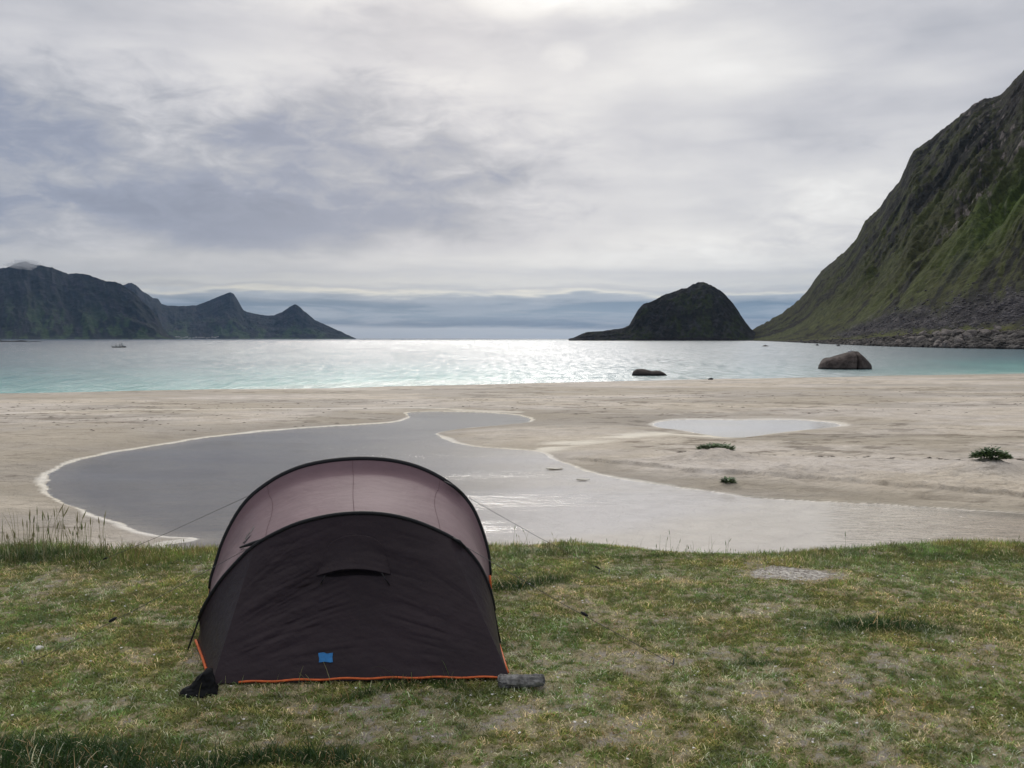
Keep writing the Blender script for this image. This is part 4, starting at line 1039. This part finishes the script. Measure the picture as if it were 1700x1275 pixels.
M_far = land_mat('far_rock', bump=14, bscale=.012)
ridge('mountain', A_sil, [(-700, 3800), (0, 4300), (292, 4700)], [(-700, 5400), (120, 5600), (292, 5000)], F_prof, 520, 110, M_far, far_col(700), far_relief(710, 70, 60), 'long dark blue massif with a cloud-touched summit at the far left', 720, fine=40, jag=3.0)
B_sil = [(150, 500), (190, 474), (205, 473), (212, 470.5), (219, 469.5), (226, 473.5), (236, 483), (246, 488.5), (254, 495), (262, 496), (268, 504), (276, 507), (300, 508), (326, 507), (345, 500), (360, 493.5), (372, 488.5), (382, 485), (388, 487.5), (394, 497), (400, 508), (404, 515), (410, 518), (425, 521), (440, 523.5), (455, 523.5), (470, 517), (480, 510), (490, 505), (496, 508), (503, 515), (512, 522), (522, 531), (545, 541), (560, 548), (575, 555), (586, 560), (592, 562.3)]
ridge('mountain', B_sil, [(150, 6200), (592, 6800)], [(150, 7800), (300, 7800), (592, 7100)], F_prof, 600, 110, M_far, far_col(730), far_relief(740, 65, 52), 'farther ridge of pointed blue peaks tapering down into the sea', 750, fine=40, jag=1.5)
# low skerry
K_sil = [(-200, 566), (-160, 563.5), (0, 565), (20, 566), (34, 564.8), (44, 565.4), (46, 566.6), (60, 566), (70, 567), (74, 567.8)]
sk, _ = ridge('skerry', K_sil, [(-200, 950), (74, 1000)], [(-200, 975), (74, 1010)], [(0, 0), (.2, .6), (1, 1)], 220, 12, M_far, lambda PX, Sx, X, Y, rl: np.zeros(PX.shape + (3,)) + .012, lambda PX, Sx, X, Y: fbm(PX / 4, Sx * 3, 3) - .5, 'low black rocky reef in front of the massif at the left edge', 760, fine=1.0)
sk['category'] = 'reef'

# tiny village under the middle peaks
M_house = simple('white_wall', (.72, .72, .70), .8, .2); M_hroof = simple('house_roof', (.10, .09, .09), .8, .2)
def house_parts(w_, d_, h_):
    wv_ = [(-w_, -d_, 0), (w_, -d_, 0), (w_, d_, 0), (-w_, d_, 0), (-w_, -d_, h_), (w_, -d_, h_), (w_, d_, h_), (-w_, d_, h_), (-w_, 0, h_ * 1.55), (w_, 0, h_ * 1.55)]
    wf = [(0, 1, 5, 4), (2, 3, 7, 6), (1, 2, 6, 9, 5), (3, 0, 4, 8, 7), (4, 5, 9, 8), (6, 7, 8, 9)]
    e = .6; rv = []; 
    for sgn in (-1, 1):
        rv += [(-w_ - e, sgn * (d_ + e), h_ - e * .5), (w_ + e, sgn * (d_ + e), h_ - e * .5), (w_ + e, 0, h_ * 1.55 + .25), (-w_ - e, 0, h_ * 1.55 + .25)]
    v2 = rv + [(a, b, c + .35) for a, b, c in rv]; rf = []
    for o_ in (0, 4):
        rf += [(o_, o_ + 1, o_ + 2, o_ + 3), tuple(8 + o_ + k_ for k_ in (3, 2, 1, 0))] + [(o_ + k_, o_ + (k_ + 1) % 4, 8 + o_ + (k_ + 1) % 4, 8 + o_ + k_) for k_ in range(4)]
    return py_mesh('wall', wv_, wf), py_mesh('roof', v2, rf)
rnd = random.Random(12)
for i in range(16):
    px = 293 + i * 4.7 + rnd.uniform(-1.5, 1.5); Y_ = 6330 + rnd.uniform(-20, 60)
    x_ = (px - CX) / F * Y_; e_ = empty('house', (x_, Y_, ZS + 3 + rnd.uniform(0, 16)), rnd.uniform(-.5, .5))
    wm, rm = house_parts(rnd.uniform(4, 9), 4, rnd.uniform(4, 6))
    link('wall', wm, M_house, e_); link('roof', rm, M_hroof, e_)
    tag(e_, 'tiny pale house in the village under the far peaks', 'house', 'houses of the far village')

# ------------------------------------------------------------------ rocks
M_rock = None
def rockmat(name, a, b_c, dark):
    m, n, b = mat(name)
    pos = n.new('ShaderNodeTexCoord').outputs['Object']; q = n.noise(pos, 1.4, 6, .65, .3); q2 = n.noise(pos, 7, 6, .65)
    c = n.mix(n.sstep(q, .35, .65), a, b_c); c = n.mix(n.sstep(q2, .55, .75), c, dark)
    x, y, z = n.sep(pos)
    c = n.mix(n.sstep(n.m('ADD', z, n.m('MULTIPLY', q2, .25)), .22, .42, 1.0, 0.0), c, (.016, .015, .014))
    n.l.new(c, b.inputs['Base Color']); b.inputs['Roughness'].default_value = .8; b.inputs['Specular IOR Level'].default_value = .25
    bn = n.new('ShaderNodeBump'); bn.inputs['Distance'].default_value = .25
    n.l.new(n.m('ADD', n.m('MULTIPLY', q, .7), n.m('MULTIPLY', q2, .4)), bn.inputs['Height']); n.l.new(bn.outputs[0], b.inputs['Normal'])
    return m
def prof_rock(name, prof, w_, dpt, h_, seed, crack=None, lean=0.0):
    nu, nv = 150, 90; V = np.zeros((nv, nu, 3))
    U = np.linspace(-1, 1, nu); T = np.linspace(-1, 1, nv)
    pz = np.interp(U, [p_[0] for p_ in prof], [p_[1] for p_ in prof])
    Ug, Tg = np.meshgrid(U, T)
    wd = np.sqrt(np.clip(1 - np.abs(Ug) ** 2.6, 0.0004, 1))
    an = Tg * math.pi / 2
    yy = np.sign(np.sin(an)) * np.abs(np.sin(an)) ** .7 * dpt * wd; z = np.abs(np.cos(an)) ** .42 * pz[None] * h_
    n_ = fbm(Ug * 3 + seed, yy / dpt * 3 + z / h_ * 2, 5, .55, seed=seed) - .5
    z = z + n_ * h_ * .14 * (z > .02 * h_); yy = yy + n_ * dpt * .25
    if crack is not None:
        g_ = np.exp(-((Ug - crack - .06 * z / h_) / .035) ** 2) * (yy < 0); yy = yy + g_ * dpt * .35
        yy = np.where((Ug > crack) & (yy < 0), yy * (1 - .25 * (Ug - crack)), yy)
    V[..., 0] = Ug * w_; V[..., 1] = yy; V[..., 2] = z - .12 * h_
    return grid_mesh(name, V)
M_b1 = rockmat('boulder_stone', (.046, .034, .030), (.100, .078, .068), (.045, .036, .032))
p = G(1403, 613.5, ZS); sc = p.y / F
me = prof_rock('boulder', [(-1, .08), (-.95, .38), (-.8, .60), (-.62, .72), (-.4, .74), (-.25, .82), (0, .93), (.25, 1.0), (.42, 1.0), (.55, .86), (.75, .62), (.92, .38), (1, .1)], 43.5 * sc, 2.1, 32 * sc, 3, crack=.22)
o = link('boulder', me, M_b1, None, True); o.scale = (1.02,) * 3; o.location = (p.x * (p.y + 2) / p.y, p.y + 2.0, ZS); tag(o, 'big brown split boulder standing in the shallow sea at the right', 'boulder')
M_b2 = rockmat('wet_stone', (.055, .045, .04), (.085, .07, .06), (.025, .022, .02))
p2 = G(1081, 624, ZS); sc = p2.y / F
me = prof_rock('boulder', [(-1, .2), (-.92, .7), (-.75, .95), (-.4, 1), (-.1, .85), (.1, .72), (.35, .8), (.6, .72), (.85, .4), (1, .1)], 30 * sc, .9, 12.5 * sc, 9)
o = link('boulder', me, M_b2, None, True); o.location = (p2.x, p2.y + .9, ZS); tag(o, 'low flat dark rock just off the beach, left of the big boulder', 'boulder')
for px, py, wpx, hpx, lb in ((1271, 575, 11, 2.6, 'thin dark rock just awash in the open water below the island slope'), (1357, 573.5, 6, 3, 'little dark rock near the foot of the mountain shore'), (1392, 574.5, 8, 3, 'small rock awash closest to the rubble shore')):
    q = G(px, py, ZS); sc = q.y / F
    me = prof_rock('awash_rock', [(-1, .1), (-.6, .7), (0, 1), (.5, .6), (1, .1)], wpx / 2 * sc, wpx / 4 * sc, hpx * sc, 12)
    o = link('awash_rock', me, M_b2, None, True); o.location = (q.x, q.y, ZS); tag(o, lb, 'rock')
q = G(1180, 630, ZS + .05)
o = link('beach_stone', rock('beach_stone', (.28, .2, .13), 41, M_b2, 3), M_b2, None, True); o.location = (q.x, q.y, q.z + .02); tag(o, 'small dark stone at the edge of the surf below the two sea rocks', 'stone')

# shore rubble and larger pale boulders along the foot of the mountain
M_rub = simple('rubble_stone', (.075, .068, .062), .9, .15, .25, .85)
M_pale = simple('pale_boulder_stone', (.165, .145, .13), .85, .2, .8, .35, .08, 2)
pxs, s_arr, Xg, Yg, Zg = Rg
def on_slope(px, s_):
    i = int(np.clip(np.searchsorted(pxs, px), 1, len(pxs) - 1)); j = int(np.clip(np.searchsorted(s_arr, s_), 1, len(s_arr) - 1))
    return Vector((Xg[j, i], Yg[j, i], Zg[j, i]))
rnd = random.Random(44)
def rubble(name, n, fpos, fsize, mt, label, seed):
    base = [rock('r', (1, 1, 1), seed + k_, mt, 1, .4, 5) for k_ in range(8)]
    bv = [np.array([v.co[:] for v in m_.vertices]) for m_ in base]; bf = [np.array([p_.vertices[:] for p_ in m_.polygons]) for m_ in base]
    for m_ in base: bpy.data.meshes.remove(m_)
    VV = []; FF = []; n0 = 0
    for i in range(n):
        p_ = fpos(); s_ = fsize(); k_ = rnd.randrange(8); a = rnd.uniform(0, 6.28)
        ca, sa = math.cos(a), math.sin(a); v = bv[k_] * np.array([s_, s_ * rnd.uniform(.5, .9), s_ * rnd.uniform(.4, .75)])
        v = np.stack([v[:, 0] * ca - v[:, 1] * sa, v[:, 0] * sa + v[:, 1] * ca, v[:, 2]], 1) + np.array(p_)
        VV.append(v); FF.append(bf[k_] + n0); n0 += len(v)
    VV = np.concatenate(VV); FF = np.concatenate(FF)
    me = bpy.data.meshes.new(name); me.vertices.add(len(VV)); me.vertices.foreach_set('co', VV.reshape(-1).astype(np.float32))
    me.loops.add(len(FF) * 3); me.loops.foreach_set('vertex_index', FF.reshape(-1).astype(np.int32)); me.polygons.add(len(FF)); me.polygons.foreach_set('loop_start', np.arange(0, len(FF) * 3, 3, dtype=np.int32)); me.update(calc_edges=True)
    return tag(link(name, me, mt), label, 'rubble', kind='stuff')
def pshore():
    px = 1300 + 560 * rnd.random() ** .7; return on_slope(px, abs(rnd.gauss(0, .014)) + .001)
rubble('shore_rubble', 5200, pshore, lambda: rnd.choice([.4, .6, .8, 1.1, 1.6]) * rnd.uniform(.7, 1.3), M_rub, 'broken rock rubble lining the shore under the mountain', 800)
def pscree():
    px = 1380 + 480 * rnd.random() ** .8; s_ = rnd.gauss(.115, .028) + (fbm(np.array([px / 60]), np.array([.5]), 3)[0] - .5) * .07; return on_slope(px, max(.045, s_))
rubble('scree', 3200, pscree, lambda: rnd.choice([.35, .5, .7, 1.1]) * rnd.uniform(.6, 1.2), simple('scree_stone', (.085, .078, .08), .9, .1, .1, .6), 'grey scree of fallen stones on the lower mountain slope', 820)
src = [rock('boulder', (1, .8, .65), 860 + k_, M_pale, 3, .3, 7) for k_ in range(4)]
for m_ in src: m_.materials.append(M_pale)
for i in range(46):
    px = rnd.choice([rnd.gauss(1640, 60), rnd.gauss(1560, 50), rnd.uniform(1420, 1790)]); q = on_slope(px, abs(rnd.gauss(.018, .014)))
    o = bpy.data.objects.new('boulder', src[i % 4]); C.objects.link(o); s_ = rnd.uniform(1.2, 3.0); o.scale = (s_, s_, s_); o.rotation_euler = (rnd.uniform(-.4, .4), rnd.uniform(-.4, .4), rnd.uniform(0, 6.28)); o.location = q + Vector((0, 0, s_ * .15))
    tag(o, 'pale angular boulder lying in the rubble along the foot of the mountain', 'boulder', 'pale boulders of the mountain shore')

# gull on the boulder
M_gull = simple('gull_feathers', (.62, .62, .62), .7, .2)
def gull():
    me = bpy.data.meshes.new('gull'); pts = [(-.22, 0, .20), (-.08, 0, .22), (.06, 0, .27), (.14, 0, .36), (.20, 0, .37), (.27, 0, .36), (0, .03, .12), (0, .03, 0), (0, -.03, .12), (0, -.03, 0)]
    rad = [.02, .075, .085, .05, .045, .012, .012, .010, .012, .010]
    me.from_pydata(pts, [(0, 1), (1, 2), (2, 3), (3, 4), (4, 5), (1, 6), (6, 7), (1, 8), (8, 9)], []); me.update()
    o = link('gull', me, M_gull); md = o.modifiers.new('skin', 'SKIN')
    for i, r_ in enumerate(rad): me.skin_vertices[0].data[i].radius = (r_, r_)
    me.skin_vertices[0].data[1].use_root = True
    o.modifiers.new('sub', 'SUBSURF').render_levels = 2; return o
go2 = gull(); go2.location = (p.x + 17.5 * p.y / F, p.y + 2.0, ZS + 30.2 * p.y / F - .12 * 32 * p.y / F - .05); go2.scale = (1.3,) * 3
tag(go2, 'pale gull perched on top of the big boulder', 'bird')

# ------------------------------------------------------------------ boat with three people
M_boat = simple('dark_rubber', (.018, .018, .022), .5, .4); M_cloth = simple('dark_clothes', (.02, .02, .026), .8, .2); M_skin = simple('skin', (.35, .2, .15), .6, .3)
bp = G(198, 577, ZS); boat = empty('dinghy', (bp.x, bp.y, ZS), R(6)); tag(boat, 'small dark open boat carrying three people across the bay', 'boat')
bl = 2.7
def hullring():
    o_ = []
    for i in range(13):
        t = i / 12; x = -bl + 2 * bl * t; wdt = .85 * (1 - max(0, (t - .55) / .45) ** 2 * .95); zr = .26 + .28 * max(0, t - .6) / .4; o_.append((x, wdt, zr))
    return o_
hr = hullring(); V = []
for x, wdt, zr in hr:
    V.append([(x, -wdt, zr), (x, -wdt * .8, .1), (x, 0, -.05), (x, wdt * .8, .1), (x, wdt, zr)])
link('hull', grid_mesh('hull', np.array(V)), M_boat, boat, True)
tube_obj('gunwale', [Vector((x, -wdt, zr)) for x, wdt, zr in hr] + [Vector((x, wdt, zr)) for x, wdt, zr in hr[::-1]], .16, M_boat, boat, 10)
v, f = tube([Vector((-bl - .15, 0, -.2)), Vector((-bl - .15, 0, .6)), Vector((-bl - .25, 0, .95))], .14, 8, taper=[.6, 1, .9]); link('outboard_motor', py_mesh('outboard_motor', v, f), M_boat, boat, True)
def sitter(x, lean, arm):
    pts = [(0, 0, .50), (0, 0, .75), (lean * .5, 0, 1.0), (lean * .8, 0, 1.08), (lean, 0, 1.22), (lean * 1.05, 0, 1.36), (.38, .12, .52), (.42, .13, .12), (.38, -.12, .52), (.42, -.13, .12),
           (lean * .5, .20, 1.0), (lean * .5 + .08, .25, .76), (lean * .5 + .30, arm, .68), (lean * .5, -.20, 1.0), (lean * .5 + .08, -.25, .76), (lean * .5 + .30, -arm, .68)]
    ed = [(0, 1), (1, 2), (2, 3), (3, 4), (4, 5), (0, 6), (6, 7), (0, 8), (8, 9), (2, 10), (10, 11), (11, 12), (2, 13), (13, 14), (14, 15)]
    rad = [.15, .14, .15, .06, .09, .07, .08, .05, .08, .05, .07, .05, .035, .07, .05, .035]
    me = bpy.data.meshes.new('person'); me.from_pydata(pts, ed, []); me.update(); o = link('person', me, M_cloth)
    o.modifiers.new('skin', 'SKIN')
    for i, r_ in enumerate(rad): me.skin_vertices[0].data[i].radius = (r_, r_)
    me.skin_vertices[0].data[0].use_root = True
    o.modifiers.new('sub', 'SUBSURF').render_levels = 2
    wx_ = Matrix.Rotation(R(6), 3, 'Z') @ Vector((x, 0, 0)); o.location = (bp.x + wx_.x, bp.y + wx_.y, ZS + .02); o.rotation_euler = (0, 0, R(6)); return o
_s = sitter(-1.4, -.05, .2); _s.scale = (1.3, 1.5, 1.15)
tag(_s, 'dark clothed person sitting nearest the left end of the small boat', 'person')
_s = sitter(0.1, .06, .1); _s.scale = (1.3, 1.5, 1.2)
tag(_s, 'dark clothed person sitting in the middle of the small boat', 'person')
o = sitter(1.05, .02, .15); o.scale = (1.35, 1.5, 1.4); tag(o, 'tallest dark clothed person at the right end of the small boat', 'person')

# ------------------------------------------------------------------ beach plants
M_leaf, ln, lb_ = mat('fleshy_leaf')
qn = ln.noise(ln.new('ShaderNodeTexCoord').outputs['Object'], 6, 4, .6); ln.l.new(ln.mix(ln.sstep(qn, .35, .65), (.05, .09, .038), (.15, .22, .09)), lb_.inputs['Base Color']); lb_.inputs['Roughness'].default_value = .6
def plant(px, py, wpx, hpx, n, seed, label):
    r = random.Random(seed); q = G(px, py, ZP); z0 = float(beach_z(np.array([[q.x]]), np.array([[q.y]]))[0][0, 0]); 
    wv_ = wpx / 2 / F * q.y; hv_ = hpx / F * q.y; v = []; f = []
    for i in range(n):
        a = r.uniform(0, 6.28); rr = math.sqrt(r.random()); x = math.cos(a) * rr * wv_; y = math.sin(a) * rr * wv_ * .7
        top = hv_ * (1 - rr ** 1.6) * r.uniform(.3, 1.1) + .02
        L = r.uniform(.06, .13); b = a + r.uniform(-.9, .9); ca, sa = math.cos(b), math.sin(b); n0 = len(v); up = r.uniform(-.2, .8)
        zz_ = top * r.uniform(.2, 1)
        v += [(x, y, zz_), (x + ca * L * .5 - sa * L * .28, y + sa * L * .5 + ca * L * .28, zz_ + L * up * .5 + .008), (x + ca * L, y + sa * L, zz_ + L * up), (x + ca * L * .5 + sa * L * .28, y + sa * L * .5 - ca * L * .28, zz_ + L * up * .5 + .008)]
        f.append((n0, n0 + 1, n0 + 2, n0 + 3))
    e_ = empty('beach_plant', (q.x, q.y, z0 - .01)); tag(e_, label, 'plant')
    link('foliage', py_mesh('foliage', v, f), M_leaf, e_)
    v = []; f = []
    for i in range(max(4, n // 60)):
        a = r.uniform(0, 6.28); rr = r.uniform(.4, 1.1); vv, ff = tube([Vector((0, 0, 0)), Vector((math.cos(a) * rr * wv_ * .5, math.sin(a) * rr * wv_ * .4, hv_ * .5)), Vector((math.cos(a) * rr * wv_, math.sin(a) * rr * wv_ * .7, .03))], .008, 5)
        n0 = len(v); v += vv; f += [tuple(k_ + n0 for k_ in t_) for t_ in ff]
    link('stems', py_mesh('stems', v, f), M_leaf, e_)
plant(1188, 769, 58, 9, 560, 1, 'wide low green plant on the sand mound above the lagoon bank')
plant(1644, 796, 60, 19, 850, 2, 'bushy green plant on the sand mound near the right edge')
plant(1208, 808.5, 16, 6, 110, 3, 'smallest green sprout on the sand just above the lagoon edge')
# weed scraps along the tide lines
v = []; f = []; r = random.Random(9)
Xs = []; Ys = []
for i in range(520):
    k_ = r.random()
    if k_ < .10: px = r.uniform(1120, 1720); py = 757 + (px - 1120) * .022 + r.gauss(0, 1.0)
    elif k_ < .6: px = r.uniform(0, 1700); py = 657 + abs(r.gauss(0, 14)) - (px > 900) * 14
    elif k_ < .85: px = r.uniform(0, 560); py = r.uniform(672, 720)
    else: px = r.uniform(930, 1700); py = r.uniform(650, 690)
    q = G(px, py, -1.35); Xs.append(q.x); Ys.append(q.y)
zs = beach_z(np.array([Xs]), np.array([Ys])); 
for x, y, z, dd, tq in zip(Xs, Ys, zs[0][0], zs[1][0] if zs[1].ndim > 1 else zs[1], zs[3][0]):
    if dd < .3 or tq > .98: continue
    s_ = r.uniform(.015, .075); a = r.uniform(0, 6.28); n0 = len(v); mth = r.randint(4, 6)
    for k_ in range(mth): 
        b = a + k_ * 6.28 / mth; L = s_ * r.uniform(.4, 1.3); v.append((x + math.cos(b) * L * 1.5, y + math.sin(b) * L, z + .004))
    v.append((x, y, z + s_ * r.uniform(.2, .4))); f += [(n0 + k_, n0 + (k_ + 1) % mth, n0 + mth) for k_ in range(mth)]
tag(link('seaweed_scraps', py_mesh('seaweed_scraps', v, f), simple('dry_seaweed', (.045, .035, .025), .8, .2)), 'dark scraps of dry seaweed strewn along the tide lines', 'seaweed', kind='stuff')
# pale sand bars just breaking the lagoon surface
M_bar = simple('bar_sand', (.60, .57, .50), .9, .1, 3, .2)
for i, (px, py, wpx, hpx, lb) in enumerate([(920, 778, 26, 3.0, 'left of the two small pale sand bars in the lagoon right of the tent'), (967, 796, 22, 2.4, 'right of the two small pale sand bars in the lagoon right of the tent')]):
    q = G(px, py, ZP); a_ = wpx / 2 / F * q.y; b_2 = hpx / 2 * q.y * q.y / (F * (CAMZ - ZP))
    me = rock('sand_bar', (a_, b_2, .02), 70 + i, M_bar, 3, .35, 3); o = link('sand_bar', me, M_bar, None, True); o.location = (q.x, q.y, ZP + .006)
    tag(o, lb, 'sand bar', kind='structure')

# ------------------------------------------------------------------ cloud on the far summit
cm = bpy.data.materials.new('cloud_mist'); cm.use_nodes = True; cn_ = N(cm.node_tree); cn_.n.remove(cn_.n['Principled BSDF'])
cv = cn_.new('ShaderNodeVolumePrincipled'); cv.inputs['Density'].default_value = 0.010; cv.inputs['Color'].default_value = (.95, .97, 1, 1); cn_.l.new(cv.outputs[0], cn_.n['Material Output'].inputs['Volume'])
q = P(38, 439, 5350)
me = rock('cloud', (95, 60, 26), 990, cm, 4, .8, 0, 1.8); o = link('cloud', me, cm, None, True); o.location = q
tag(o, 'small white wisp of cloud touching the summit of the far left massif', 'cloud', kind='stuff')
# ------------------------------------------------------------------ haze
hz = bpy.data.materials.new('haze_air'); hz.use_nodes = True; hn = N(hz.node_tree)
hn.n.remove(hn.n['Principled BSDF']); pv = hn.new('ShaderNodeVolumePrincipled'); pv.inputs['Density'].default_value = 0.000021; pv.inputs['Color'].default_value = (.34, .56, .92, 1); pv.inputs['Anisotropy'].default_value = .1
hn.l.new(pv.outputs[0], hn.n['Material Output'].inputs['Volume'])
bm = bmesh.new(); bmesh.ops.create_cube(bm, size=1); me = bpy.data.meshes.new('haze'); bm.to_mesh(me); bm.free()
o = link('haze', me, hz); o.scale = (38000, 20000, 760); o.location = (0, 9000, -10 + 380); tag(o, 'thin bluish sea air over the whole bay', 'haze', kind='stuff')
